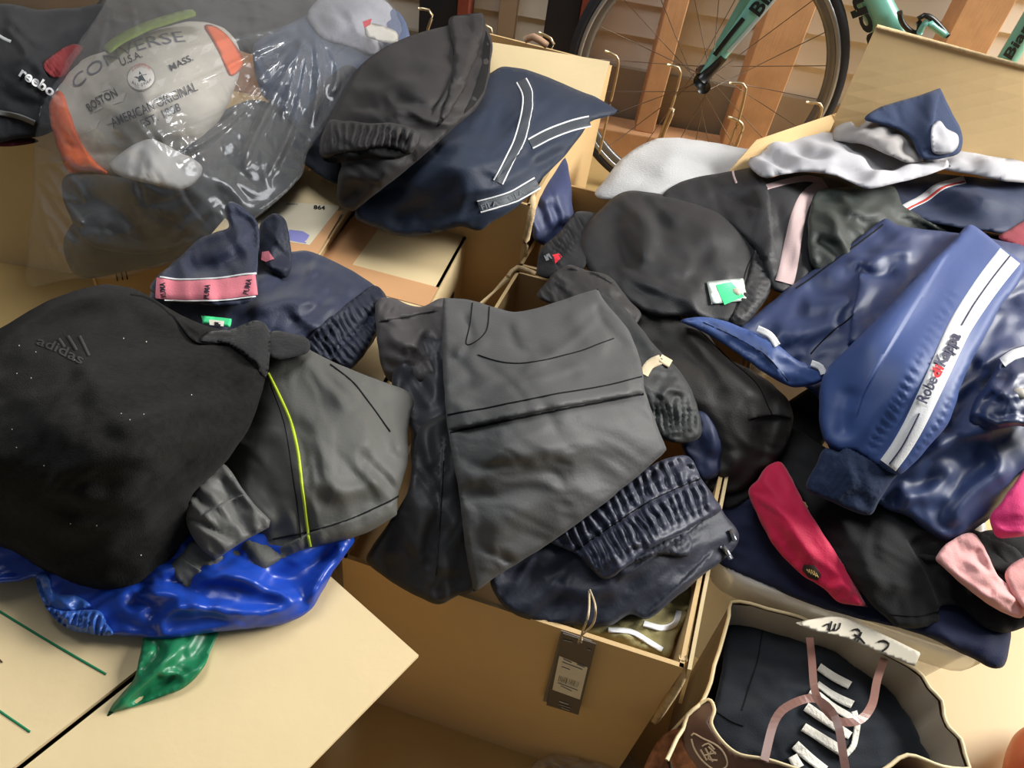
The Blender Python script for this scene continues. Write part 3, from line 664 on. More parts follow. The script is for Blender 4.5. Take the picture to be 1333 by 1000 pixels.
cloth('turned_edge', [(46, 752), (62, 748), (72, 772), (100, 776), (118, 790), (80, 796), (58, 786)], None, satin('steel_satin', (52, 96, 178)), t, base=S, lift=.004, rim=6, rimm=.005, back=.006, noise=NZ(.003, 22, 40), seed=10, step=3)
GRN = satin('green_satin', (24, 118, 76), rough=.38)
o, S = cloth('satin_scarf', [(195, 812), (240, 800), (284, 810), (274, 848), (264, 871), (240, 895), (196, 913), (148, 928), (136, 938, 1), (146, 918), (174, 884), (182, 853)],
    [(200, 815, .424), (279, 815, .424), (264, 870, .434), (240, 893, .428), (196, 912, .426), (140, 934, .422), (180, 860, .436), (220, 860, .438)], GRN, None, rim=5, rimm=.004, back=.004, seed=11, noise=NZ(.003, 40, -45, 2.5), step=4,
    folds=[('r', [(140, 932), (180, 895), (215, 862), (250, 830)], .005, 6), ('r', [(160, 920), (210, 893), (250, 870)], -.005, 7), ('r', [(200, 830), (206, 850), (180, 880)], -.006, 6), ('r', [(205, 880), (225, 876), (245, 885)], .004, 5)])
tag(o, 'dark green satin cloth corner tucked into the flap gap', 'cloth', CLG)

# ---------------- navy track pants with pink band
NAVYT = fabric('navy_tricot', (30, 38, 62), rough=.55, spec=.4, sheen=.2)
NAVYD = fabric('navy_dark', (22, 28, 46), rough=.6, spec=.35)
t = thing('track_pants', 350, 380, .42, 'navy track pants with a pink printed band, folded', 'pants')
o, S = cloth('body', [(195, 385), (215, 352), (240, 330), (262, 312), (300, 300), (330, 305), (352, 330), (380, 328), (400, 326), (446, 346), (486, 371), (503, 390), (497, 420), (486, 445), (470, 466), (458, 478), (430, 474), (404, 465), (400, 470), (340, 470), (270, 450), (210, 420)],
    [(195, 385, .45), (262, 312, .46), (300, 300, .47), (400, 327, .44), (486, 372, .43), (503, 392, .42), (458, 476, .42), (400, 400, .475), (320, 380, .48), (340, 470, .45), (270, 450, .46)],
    NAVYT, t, rim=18, rimm=.016, back=.05, seed=12, noise=NZ(.006, 50, -30, 2),
    folds=[('r', [(320, 410), (370, 392), (420, 395), (450, 415)], .009, 10), ('r', [(370, 430), (405, 405), (440, 370)], -.008, 9), ('r', [(390, 345), (430, 360), (470, 385)], .008, 10), ('r', [(380, 400), (410, 425), (430, 430)], .006, 8), ('r', [(230, 340), (270, 322), (310, 330)], .006, 12)])
cloth('elastic_cuff', [(404, 438), (432, 412), (462, 388), (488, 372), (504, 390), (492, 430), (474, 462), (457, 480), (440, 476), (412, 464), (398, 462)], None, NAVYD, t, base=S, lift=.006, rim=8, rimm=.008, back=.01,
      folds=[('g', [(404, 450), (440, 424), (470, 402), (496, 380)], .0034, 22, 8.5), ('g', [(430, 474), (460, 448), (485, 420)], .003, 16, 8.5), ('r', [(420, 468), (455, 440), (498, 400)], -.006, 4)], noise=[], seed=13, step=3)
o2, S2 = cloth('folded_leg', [(195, 374), (212, 352), (228, 342), (258, 312), (280, 302), (298, 295), (292, 271), (301, 262), (320, 273), (336, 292), (337, 320), (335, 352), (333, 388), (300, 398), (258, 396), (212, 388)],
    [(195, 374, .475), (258, 312, .49), (297, 290, .51), (302, 263, .53), (336, 292, .515), (335, 385, .505), (260, 394, .50)], NAVYT, t, rim=9, rimm=.009, back=.02, seed=14, noise=NZ(.005, 45, 60, 2), step=4,
    folds=[('r', [(260, 340), (300, 320), (325, 290)], .006, 10), ('r', [(240, 350), (285, 345), (325, 325)], -.006, 9), ('r', [(310, 275), (330, 300), (332, 350)], -.006, 5)])
PINK = fabric('pink_band', (224, 128, 140), sheen=.1)
strip('pink_band', S2, [(203, 375), (240, 377), (285, 376), (334, 370)], 27, PINK, o2, lift=.002, w2=28)
strip('white_line', S2, [(208, 361), (240, 364), (285, 362), (334, 356)], 3, WHITE, o2, lift=.003)
strip('white_line', S2, [(214, 391), (250, 392), (290, 391), (333, 386)], 2, WHITE, o2, lift=.003)
DKP = mat('print_dark', (44, 36, 52), rough=.6)
for (a, b) in (((216, 387), (215, 368)), ((272, 390), (274, 372)), ((323, 384), (328, 364))):
    text_on('lettering', S2, 'PUMA', a, b, 7, DKP, o2, lift=.003, bold=.02)
o3, S3 = cloth('waistband_fold', [(338, 294), (356, 278), (371, 286), (377, 310), (380, 345), (372, 362), (352, 352), (340, 336)], [(338, 294, .49), (356, 278, .51), (371, 286, .51), (379, 340, .48), (345, 340, .49)], NAVYD, t, rim=7, rimm=.008, back=.02, seed=15, noise=NZ(.004, 30, 70), step=3.5,
    folds=[('r', [(348, 340), (362, 310), (360, 285)], .006, 6), ('r', [(345, 345), (360, 348), (376, 355)], .008, 6)])
decal('pink_band', S3, [(341, 328), (350, 327), (357, 337), (346, 341), (340, 338)], PINK, o3, lift=.003)

# ---------------- charcoal shorts, front centre
CHARS = nylon('shorts_nylon', (80, 80, 80), rough=.6, spec=.36, eps=.03)
CHARD = nylon('shorts_dark', (46, 46, 48), rough=.55)
t = thing('nylon_pants', 700, 560, .45, 'charcoal nylon pants with a zip-off leg folded at the front centre', 'pants')
o0, S0 = cloth('back_leg', [(545, 560), (585, 540), (640, 560), (700, 600), (720, 650), (660, 720), (618, 770), (596, 775), (571, 787), (545, 777), (518, 763), (478, 732), (484, 712), (500, 690), (531, 638)],
    [(560, 560, .47), (620, 570, .46), (618, 768, .385), (571, 785, .372), (520, 762, .38), (480, 730, .395), (540, 640, .455), (700, 640, .44)], CHARD, t, rim=14, rimm=.012, back=.03, seed=17, noise=NZ(.005, 60, 80, 2.4),
    folds=[('s', [(566, 755), (572, 690), (574, 620), (580, 560)], .006, 40), ('r', [(500, 740), (540, 690), (565, 640)], .005, 14)])
strip('leg_seam', S0, [(578, 600), (575, 660), (570, 720), (567, 748)], 2, SEAM, o0, lift=.001)
o1, S1 = cloth('body', [(577, 388, 1), (614, 391), (645, 400), (671, 406), (704, 400), (745, 386), (779, 376, 1), (787, 392), (816, 427), (829, 455), (836, 480), (840, 509), (852, 545), (868, 585, 1), (840, 612), (812, 635), (765, 672), (711, 710), (660, 742), (616, 772, 1), (606, 714), (597, 640), (585, 572), (579, 520), (576, 460)],
    [(577, 388, .475), (671, 406, .475), (779, 377, .48), (816, 427, .49), (840, 509, .495), (868, 585, .46), (812, 635, .45), (711, 710, .425), (616, 770, .395), (597, 640, .475), (577, 470, .495), (700, 480, .52), (720, 600, .495), (660, 560, .515)],
    CHARS, t, rim=11, rimm=.009, back=.04, seed=18, noise=[('p', .006, 80, -20, 2), ('r', .006, 60, -25, 3), ('v', .0036, 40, 30, 2.6), ('r', .0014, 18, 10, 2.4)],
    folds=[('s', [(842, 510), (790, 519), (720, 531), (650, 546), (583, 560)], .010, 26), ('c', [(586, 562), (650, 549), (720, 534), (790, 522), (838, 512)], -.004, 4), ('r', [(600, 470), (650, 440), (690, 420)], .006, 14),
           ('r', [(690, 440), (715, 470), (760, 490)], -.005, 12), ('r', [(740, 400), (770, 440), (800, 450)], .006, 14), ('r', [(680, 480), (735, 450), (790, 402)], .005, 6), ('r', [(640, 505), (700, 492), (770, 470)], .004, 6), ('r', [(775, 385), (785, 420), (820, 455)], -.005, 5), ('r', [(590, 470), (605, 450), (640, 445)], .005, 6), ('r', [(660, 415), (672, 450), (700, 465)], -.005, 7), ('r', [(620, 640), (690, 625), (740, 640)], .004, 8), ('r', [(600, 600), (640, 610), (700, 600)], -.004, 7), ('r', [(620, 600), (700, 585), (780, 590)], .004, 18), ('r', [(600, 400), (615, 440), (600, 460)], -.005, 5), ('r', [(630, 690), (700, 660), (780, 610)], .005, 20)])
strip('zip_seam', S1, [(582, 540), (650, 527), (720, 513), (780, 503), (836, 490)], 1.8, SEAM, o1, lift=.0014)
strip('zip_flap_shade', S1, [(586, 563), (650, 550), (720, 535.5), (780, 524.5), (838, 513)], 3.2, SEAM, o1, lift=.0012)  # dark strip painting the shadow line below the raised zip flap
strip('pocket_seam', S1, [(615, 394), (612, 420), (607, 448), (622, 443), (634, 428), (637, 399)], 1.6, SEAM, o1, lift=.0014)
strip('yoke_seam', S1, [(622, 462), (660, 472), (700, 470), (760, 455), (800, 440)], 1.4, SEAM, o1, lift=.0014)
# grey-brown nylon sleeve left of the shorts
t2 = thing('nylon_trousers', 530, 450, .40, 'crumpled grey nylon trousers squeezed left of the zip-off pants', 'pants')
o, S = cloth('waist', [(488, 398), (496, 388), (512, 389), (546, 400), (580, 388), (600, 420), (600, 480), (560, 500), (520, 500), (505, 494), (495, 472), (490, 430)], [(490, 392, .44), (546, 400, .445), (600, 400, .43), (600, 480, .43), (505, 492, .42), (540, 440, .465)],
    nylon('taupe_nylon', (84, 80, 80), rough=.5), t2, rim=10, rimm=.012, back=.03, seed=19, noise=NZ(.006, 30, 40, 2), step=4, folds=[('s', [(570, 405), (530, 412), (492, 420)], .005, 14), ('r', [(500, 430), (530, 450), (560, 420)], .007, 7), ('g', [(492, 402), (545, 408)], .002, 9, 9)])
cloth('leg', [(530, 450), (560, 440), (600, 450), (605, 560), (590, 640), (548, 642), (535, 600), (534, 560), (510, 500)], [(530, 450, .45), (600, 450, .455), (600, 640, .42), (540, 640, .42), (530, 560, .425), (515, 505, .43)], nylon('slate_nylon', (50, 51, 57), rough=.5), t2, rim=12, rimm=.012, back=.03, seed=20, noise=NZ(.006, 40, 70, 2), step=4)
# dark windbreaker with a cream striped cuff
WB = nylon('black_green_nylon', (46, 48, 48), rough=.62, spec=.35)
t = thing('windbreaker', 840, 480, .42, 'black windbreaker sleeve with a cream stripe and gathered cuff', 'jacket')
o, S = cloth('sleeve', [(770, 395), (790, 382), (816, 404), (840, 434), (858, 456), (878, 476), (890, 490), (900, 508), (908, 530), (913, 552), (911, 570), (890, 577), (868, 574), (850, 560), (820, 520), (790, 450)],
    [(780, 390, .455), (816, 405, .455), (878, 476, .45), (900, 508, .445), (912, 560, .425), (868, 574, .43), (820, 520, .455), (845, 490, .475)], WB, t, rim=13, rimm=.016, back=.04, seed=21, noise=NZ(.006, 32, 30, 2), step=3.5,
    folds=[('r', [(850, 490), (868, 500), (885, 495)], .006, 5), ('r', [(858, 520), (872, 505), (890, 512)], .007, 5), ('r', [(870, 530), (880, 515), (892, 520)], -.005, 4), ('g', [(850, 548), (878, 542), (908, 540)], .0035, 22, 8.0), ('r', [(860, 568), (885, 560), (910, 558)], .006, 4)])
CRM = fabric('cream_stripe', (214, 196, 164), sheen=.05)
strip('cream_stripe', S, [(838, 487), (846, 474), (860, 468)], 13, CRM, o, lift=.002); strip('cream_stripe', S, [(859, 466), (866, 470), (873, 474)], 11, CRM, o, lift=.002)
cloth('hood', [(700, 388), (712, 366), (724, 354), (740, 345), (764, 352), (790, 358), (800, 366), (820, 392), (835, 410), (815, 430), (780, 400), (745, 402)], [(705, 385, .43), (740, 346, .44), (800, 365, .445), (835, 410, .44), (770, 385, .455)], nylon('black_taupe', (52, 50, 50), rough=.6), t, rim=9, rimm=.012, back=.03, seed=22, noise=NZ(.005, 26, 30), step=3.5,
      folds=[('s', [(800, 372), (770, 356), (738, 350)], .004, 10), ('g', [(735, 362), (725, 380), (710, 392)], .003, 14, 9), ('r', [(790, 370), (800, 395), (820, 405)], .006, 5)])
# brown-black fleece pants
BRB = fabric('brownblack_fleece', (46, 43, 40), rough=.6, spec=.35, sheen=.05)
t = thing('fleece_pants', 930, 500, .40, 'brownish black fleece pants right of the striped cuff', 'pants')
o, S = cloth('leg', [(790, 410), (812, 402), (845, 396), (872, 400), (892, 418), (920, 434), (942, 462), (980, 483), (1006, 501), (1029, 526), (1032, 552), (1022, 582), (1006, 604), (988, 618), (960, 640), (925, 640), (905, 620), (890, 560), (860, 490), (820, 440)],
    [(812, 402, .425), (872, 400, .43), (942, 462, .43), (1006, 501, .42), (1031, 552, .395), (988, 618, .36), (925, 636, .35), (890, 560, .385), (830, 440, .42), (930, 500, .44), (960, 560, .41)], BRB, t, rim=18, rimm=.016, back=.05, seed=23, noise=soft(.006, 60, 40, 2.2),
    folds=[('r', [(880, 420), (940, 480), (1000, 530)], .007, 12), ('r', [(850, 430), (900, 460), (950, 540)], -.007, 14), ('s', [(1032, 546), (1005, 541), (975, 546)], .005, 16), ('r', [(1010, 510), (1015, 545), (1005, 590)], .006, 6), ('r', [(985, 550), (995, 580), (990, 605)], -.004, 5), ('r', [(960, 585), (950, 610), (930, 620)], .008, 8)])
strip('knee_seam', S, [(976, 547), (1000, 541), (1030, 546)], 2, SEAM, o, lift=.001); strip('side_seam', S, [(905, 425), (950, 468), (985, 500), (1005, 540)], 1.6, SEAM, o, lift=.0006)
o, S = cloth('navy_shirt', [(895, 515), (915, 510), (931, 512), (942, 524), (960, 560), (965, 590), (945, 615), (915, 625), (895, 600), (885, 560)], [(895, 515, .415), (940, 522, .40), (962, 590, .37), (915, 620, .365), (890, 560, .395), (920, 560, .405)], satin('navy_cloth', (34, 46, 82), rough=.55), None, rim=9, rimm=.010, back=.03, seed=24, noise=NZ(.005, 40, 60), step=4,
    folds=[('r', [(905, 530), (925, 560), (930, 600)], .007, 10), ('r', [(920, 515), (945, 545), (955, 585)], -.005, 8)])
tag(o, 'plain navy cloth peeking out below the striped cuff', 'cloth', CLG)
# navy shorts with elastic waist
NVN = nylon('navy_nylon', (36, 40, 54), rough=.55, spec=.4)
t = thing('navy_shorts', 830, 700, .36, 'dark navy shorts with a gathered elastic waist and hanging price tag', 'shorts')
o, S = cloth('body', [(640, 750), (690, 715), (733, 690), (800, 640), (870, 598), (900, 610), (925, 640), (942, 667), (962, 697), (953, 718), (914, 750), (878, 780), (844, 806), (820, 800), (795, 814), (755, 815), (715, 812), (676, 803), (650, 782)],
    [(640, 750, .395), (733, 690, .41), (870, 600, .425), (942, 667, .39), (962, 697, .375), (914, 750, .368), (844, 804, .362), (755, 813, .362), (676, 800, .365), (800, 730, .405), (860, 680, .415)], NVN, t, rim=11, rimm=.010, back=.03, seed=25, noise=NZ(.004, 45, -40, 2),
    folds=[('s', [(843, 800), (880, 765), (930, 715)], .004, 18), ('s', [(950, 650), (900, 690), (860, 720), (800, 760)], .006, 24), ('r', [(700, 760), (760, 770), (820, 760)], .006, 14)])
NVN2 = nylon('navy_waist', (46, 50, 68), rough=.5, spec=.45)
ow, SW = cloth('waistband', [(716, 705), (735, 690), (775, 660), (817, 627), (845, 608), (870, 596), (896, 594), (908, 612), (912, 622), (925, 642), (938, 664), (905, 684), (860, 706), (825, 730), (790, 754), (768, 740), (752, 722), (735, 715)], None, NVN2, t, base=S, lift=.014, rim=10, rimm=.010, back=.02,
      folds=[('g', [(735, 700), (780, 668), (830, 634), (890, 606)], .0035, 24, 13), ('g', [(762, 728), (810, 700), (860, 668), (920, 640)], .004, 22, 11), ('c', [(750, 716), (795, 685), (850, 650), (915, 622)], -.005, 4), ('c', [(775, 742), (825, 708), (880, 676), (930, 652)], .003, 5)], noise=[('r', .002, 24, 50, 2)], seed=26, step=3.2)
strip('elastic_seam', SW, [(750, 716), (795, 685), (850, 650), (912, 623)], 1.8, SEAM, ow, lift=.0014)
cloth('pocket_flap', [(800, 740), (850, 712), (895, 694), (897, 724), (860, 722), (830, 732)], None, NVN, t, base=S, lift=.010, rim=6, rimm=.006, back=.01, noise=NZ(.002, 20, 30), seed=27, step=3.5, folds=[('g', [(820, 728), (890, 705)], .002, 14, 7)])
ZIP = mat('zip_metal', (170, 172, 178), rough=.3, metal=.8)
for p in ([(950, 690), (953, 697), (956, 703)], [(940, 712), (946, 718), (952, 728)]):
    a = [tuple(v) for v in S.P(p, .004)]; tube('zip_pull', a, .0028, ZIP, t)
# hang tag with cord
fp = Flat(PZ(445, 725, .36)+[0, -.012, 0], PZ(890, 870, .36)+[0, -.012, 0], np.array([*fcA, 0])+[0, -.012, 0])
TAGM = mat('tag_card', (92, 82, 76), rough=.5, var=.04)
ht = empty('hang_tag', tuple(fp.P([(732, 928)])[0]), 'dark grey paper hang tag with a white barcode label in front of the carton', 'tag')
c4 = fp.P([(711, 918), (753, 931), (776, 839), (733, 825)])
slab('card', list(c4), .0012, TAGM, ht, n=3)
c5 = Flat(c4[0], c4[1], c4[2]); 
c6 = fp.P([(706, 917), (745, 930), (770, 840), (730, 826)])+np.array([0, .004, 0]); slab('back_card', list(c6), .001, mat('tag_back', (128, 118, 108), rough=.5), ht, n=3)
lb = decal('barcode_label', c5, [(728, 854), (765, 869), (755, 911), (719, 898)], PAPER, ht, lift=.0012)
barcode(c5, (728, 879), (755, 888), (-2, 8), 14, lb, lift=.002)
for a, b in (((733, 858), (744, 863)), ((751, 865), (761, 869)), ((732, 862), (758, 872)), ((731, 868), (742, 872)), ((726, 889), (752, 899)), ((730, 893), (744, 900))):
    strip('printed_line', c5, [a, b], 1.2, mat('grey_ink', (140, 138, 140)), lb, lift=.002)
for a, b in (((728, 913), (740, 917)), ((727, 917), (743, 922)), ((731, 921), (741, 925)), ((733, 833), (745, 836)), ((764, 845), (769, 847))):
    strip('printed_line', c5, [a, b], 1.8 if a[1] == 913 else 1.0, mat('pale_ink', (200, 196, 190)), ht, lift=.0016)
s_top = S.P([(768, 768)], .004)[0]
cord = [tuple(s_top), tuple(fp.P([(775, 790)], .02)[0]), tuple(fp.P([(772, 812)], .01)[0]), tuple(fp.P([(757, 828)], .004)[0]), tuple(fp.P([(752, 838)], .003)[0]), tuple(fp.P([(757, 836)], .003)[0]), tuple(fp.P([(757, 826)], .004)[0]), tuple(fp.P([(766, 800)], .015)[0]), tuple(S.P([(767, 770)], .005)[0])]
tube('cord', cord, .0011, mat('cord_cream', (206, 186, 150), rough=.8), ht, smooth_step=.006, seg=6)
# pale cloth inside the front carton
o, S = cloth('striped_towel', [(740, 800), (800, 800), (850, 795), (880, 770), (900, 765), (896, 800), (880, 830), (868, 858), (835, 850), (790, 832), (750, 822)], [(740, 805, .335), (800, 800, .345), (890, 770, .335), (880, 830, .335), (860, 856, .335), (800, 832, .345)], fabric('olive_cloth', (150, 140, 96)), None, rim=8, rimm=.01, back=.03, seed=28, noise=NZ(.005, 25, 10, 2), step=4, folds=[('r', [(780, 822), (830, 828), (870, 820)], .006, 6), ('r', [(820, 812), (860, 815), (885, 800)], .006, 6)])
tag(o, 'olive and white striped towel inside the front centre carton', 'towel', CLG)
strip('white_stripe', S, [(792, 820), (820, 822), (842, 834), (862, 846)], 7, WHITE, o, lift=.002); strip('white_stripe', S, [(838, 812), (862, 818), (878, 812), (884, 795)], 8, WHITE, o, lift=.002)
# ---------------- navy pants with taped stripes + black pants on the tall carton
NVF = nylon('navy_fila', (36, 46, 64), rough=.6, spec=.3)
t = thing('striped_pants', 620, 220, .46, 'dark navy windbreaker pants with white edged side tape on the tall carton', 'pants')
o, S = cloth('body', [(590, 110), (632, 98), (657, 87), (703, 96), (740, 112), (775, 126), (807, 145, 1), (790, 152), (769, 158), (756, 176), (738, 200), (710, 228), (690, 252), (672, 270), (640, 290), (625, 300), (600, 295), (570, 302), (529, 308), (500, 300), (478, 292), (462, 281), (470, 240), (530, 180)],
    [(590, 110, .49), (657, 87, .495), (703, 96, .49), (806, 145, .455), (756, 176, .46), (690, 252, .46), (625, 298, .44), (529, 306, .415), (462, 281, .43), (600, 200, .53), (690, 150, .51), (560, 260, .475), (640, 250, .49)], NVF, t, rim=14, rimm=.014, back=.05, seed=31, noise=NZ(.006, 50, -35, 2.4),
    folds=[('r', [(520, 250), (570, 215), (620, 180)], .007, 14), ('r', [(500, 290), (560, 270), (610, 240)], -.006, 12), ('s', [(690, 100), (694, 130), (688, 170), (672, 205), (640, 240)], .008, 30), ('r', [(700, 120), (730, 130), (770, 145)], .005, 12), ('r', [(690, 205), (715, 190), (740, 185)], .008, 8), ('r', [(690, 220), (720, 205), (745, 195)], -.007, 6), ('s', [(754, 180), (715, 226), (680, 258), (624, 272)], -.004, 18)])
TP = nylon('tape_dark', (58, 64, 72), rough=.5)
def taped(pts, wd, side=1):
    a = np.array(pts, float)
    strip('side_tape', S, pts, wd, TP, o, lift=.0018)
    Tn = np.gradient(a, axis=0); Tn /= np.linalg.norm(Tn, axis=1)[:, None]; Nn = np.c_[-Tn[:, 1], Tn[:, 0]]
    for s in (-.5, .5): strip('white_line', S, [tuple(p) for p in a+Nn*wd*s], 2.2, WHITE, o, lift=.0028)
taped([(678, 104), (686, 125), (683, 155), (674, 185), (662, 210), (648, 236)], 13)
taped([(691, 186), (715, 174), (742, 164), (768, 158)], 13)
tp2 = [(624, 269), (648, 262), (672, 254), (700, 238)]
taped(tp2, 15)
text_on('lettering', S, 'FILA', (628, 273), (650, 266), 7, mat('tonal_print', (100, 104, 108)), o, lift=.003, bold=.02)
text_on('lettering', S, 'FILA', (664, 262), (684, 252), 7, mat('tonal_print', (100, 104, 108)), o, lift=.003, bold=.02)
o, S = cloth('navy_jacket', [(705, 210), (732, 200), (742, 230), (745, 265), (747, 295), (735, 312), (714, 320), (696, 312), (690, 292), (684, 272)], [(705, 210, .43), (735, 205, .42), (746, 290, .38), (714, 318, .37), (688, 280, .41), (720, 250, .43)], nylon('denim_navy', (52, 62, 98), rough=.5), None, rim=9, rimm=.014, back=.03, seed=32, noise=NZ(.004, 28, 80, 2.5), step=3.5,
    folds=[('r', [(705, 250), (715, 275), (722, 300)], .007, 6), ('r', [(720, 240), (730, 270), (738, 300)], .006, 5), ('r', [(712, 262), (725, 285), (730, 305)], -.006, 5)])
tag(o, 'blue navy nylon sleeve hanging off the corner of the tall carton', 'jacket', CLG)
BKP = fabric('black_twill', (48, 45, 45), rough=.65, spec=.3, sheen=.04, eps=.06, nstr=.15)
t = thing('black_pants', 530, 150, .5, 'faded black pants with an elastic hem heaped above the navy striped pants', 'pants')
o, S = cloth('body', [(416, 190), (424, 165), (437, 138), (452, 112), (467, 88), (490, 68), (513, 55), (550, 42), (585, 32), (588, 22), (606, 19), (628, 18), (632, 32), (641, 56), (638, 90), (634, 110), (624, 136), (590, 168), (552, 202), (526, 224), (492, 250), (460, 275), (448, 270), (439, 260), (440, 230), (444, 212), (420, 205)],
    [(416, 195, .50), (437, 138, .525), (467, 88, .53), (513, 55, .53), (585, 25, .54), (628, 18, .55), (641, 56, .54), (624, 136, .545), (552, 202, .525), (460, 273, .445), (440, 260, .45), (530, 130, .57), (580, 90, .57), (480, 190, .53)], BKP, t, rim=14, rimm=.014, back=.05, seed=33, noise=NZ(.007, 55, 30, 2),
    folds=[('s', [(586, 24), (592, 60), (590, 100), (560, 150)], -.008, 20), ('r', [(612, 40), (606, 80), (595, 110)], .010, 9), ('r', [(630, 40), (620, 70), (610, 110)], -.010, 7), ('r', [(470, 130), (510, 110), (560, 110)], .006, 12), ('r', [(495, 150), (520, 130), (560, 135)], -.006, 8), ('r', [(500, 120), (512, 135), (520, 155)], .006, 7), ('r', [(470, 250), (510, 215), (560, 170)], .006, 9)])
oc, SCf = cloth('elastic_hem', [(416, 186), (428, 158), (450, 157), (480, 160), (510, 160), (530, 164), (546, 172), (545, 184), (535, 200), (520, 196), (500, 192), (470, 196), (440, 200), (420, 206)], None, BKP, t, base=S, lift=.010, rim=8, rimm=.010, back=.012,
    folds=[('g', [(420, 178), (460, 176), (500, 178), (540, 184)], .0038, 17, 9.5)], noise=[], seed=34, step=3)
cloth('hem_opening_shade', [(418, 204), (440, 194), (470, 190), (500, 190), (525, 196), (536, 200), (515, 206), (485, 206), (455, 210), (430, 212)], None, mat('shade_black', (14, 14, 15)), t, base=S, lift=.004, rim=5, rimm=.004, back=.006, noise=[], seed=35, step=3.5)  # near-black patch paints the shade in the hem's hollow
cloth('upper_fold', [(584, 26), (606, 19), (628, 18), (630, 34), (624, 62), (614, 90), (596, 130), (570, 165), (584, 120), (590, 70)], None, BKP, t, base=S, lift=.007, rim=7, rimm=.008, back=.01, noise=NZ(.004, 30, 80, 2), seed=36, step=3.5)
decal('inner_fold_shade', S, [(633, 40), (639, 58), (636, 92), (630, 118), (616, 138), (604, 148), (618, 116), (628, 84)], mat('shade_black', (14, 14, 15)), o, lift=.003)  # shade inside the fold, painted as a near-black decal
o, S = cloth('black_shirt', [(378, 190), (392, 155), (420, 110), (450, 85), (470, 100), (450, 170), (445, 215), (440, 240), (415, 228), (390, 208)], [(380, 190, .45), (450, 88, .49), (445, 215, .455), (400, 210, .44), (420, 150, .49)], fabric('blueblack', (30, 34, 42)), None, rim=12, rimm=.014, back=.04, seed=37, noise=NZ(.006, 40, 60), step=4)
tag(o, 'blue black shirt between the plastic bag and the faded black pants', 'shirt', CLG)

# ---------------- black sweatpants behind
SWT = fabric('black_sweat', (38, 38, 40), rough=.58, spec=.4, sheen=.04)
t = thing('sweatpants', 860, 320, .40, 'black sweatpants with an elastic cuff and green price sticker', 'pants')
o, S = cloth('body', [(752, 320), (765, 290), (780, 275), (797, 258), (820, 248), (860, 253), (906, 266), (949, 285), (988, 317), (1010, 336), (1003, 378), (981, 410), (966, 424), (931, 421), (895, 412), (850, 410), (800, 385), (765, 350)],
    [(755, 320, .42), (797, 258, .425), (840, 250, .43), (949, 285, .44), (1008, 340, .43), (966, 422, .43), (880, 410, .445), (790, 375, .43), (860, 320, .458), (930, 350, .452)], SWT, t, rim=20, rimm=.018, back=.05, seed=41, noise=soft(.007, 60, 50, 2),
    folds=[('r', [(830, 262), (842, 300), (836, 345)], .012, 13), ('r', [(800, 270), (805, 310), (830, 350)], -.008, 10), ('r', [(860, 270), (868, 320), (900, 350)], -.007, 10), ('r', [(900, 300), (940, 340), (950, 380)], .008, 12), ('r', [(880, 280), (905, 310), (930, 340)], -.006, 12), ('r', [(790, 350), (850, 375), (920, 395)], .008, 12), ('r', [(820, 330), (860, 345), (910, 350)], .006, 12), ('r', [(780, 330), (820, 370), (880, 395)], -.006, 8), ('r', [(860, 265), (900, 290), (960, 320)], .006, 10)])
cloth('waistband', [(984, 318), (1000, 326), (1011, 338), (1004, 376), (984, 408), (968, 424), (950, 420), (962, 392), (976, 352)], None, SWT, t, base=S, lift=.005, rim=6, rimm=.008, back=.01, folds=[('g', [(990, 325), (984, 370), (962, 415)], .0025, 15, 7)], noise=[], seed=42, step=3)
strip('seam', S, [(986, 320), (972, 352), (962, 388), (950, 416)], 2, SEAM, o, lift=.001)
oc, Sc = cloth('ankle_cuff', [(700, 340), (706, 322), (730, 300), (749, 277), (772, 277), (786, 281), (780, 308), (768, 332), (758, 350), (735, 350), (715, 362), (700, 358)], [(700, 345, .40), (749, 277, .41), (786, 282, .415), (760, 350, .425), (720, 340, .42)], fabric('black_knit', (40, 40, 42)), t, rim=7, rimm=.010, back=.02, seed=43, step=3, noise=[('r', .003, 22, 40, 2)], folds=[('g', [(740, 290), (765, 300), (785, 310)], .001, 6, 6), ('g', [(715, 340), (745, 305), (775, 285)], .003, 16, 6)])
decal('red_label', Sc, [(719, 332), (728, 330), (732, 335), (723, 344), (722, 338)], mat('red_label', (214, 48, 62)), oc, lift=.004); decal('silver_label', Sc, [(708, 333), (715, 330), (719, 337), (711, 340)], mat('silver_label', (170, 172, 176)), oc, lift=.004)
st_o, Ss = cloth('price_sticker', [(920, 367, 1), (968, 362, 1), (973, 391, 1), (926, 396, 1)], None, mat('clear_label', (214, 224, 216), rough=.25, spec=.6), t, base=S, lift=.005, rim=4, rimm=.001, back=.001, noise=[], step=5)
decal('green_label', Ss, [(932, 371), (952, 367), (969, 386), (943, 397)], mat('green_sticker', (72, 214, 140)), st_o, lift=.002)
pb = S.P([(959, 379)], .008)[0]
def blob(name, c, r, mt, par, sq=(1, 1, 1)):
    bm = bmesh.new(); bmesh.ops.create_uvsphere(bm, u_segments=20, v_segments=12, radius=r)
    v = np.array([x.co[:] for x in bm.verts])*np.array(sq)+np.array(c); f = [tuple(q.index for q in p.verts) for p in bm.faces]; bm.free()
    return mesh_obj(name, v, f, mt, par)
blob('security_tag', pb, .0075, mat('tag_beige', (206, 196, 180), rough=.35), st_o, (1, 1, .7))

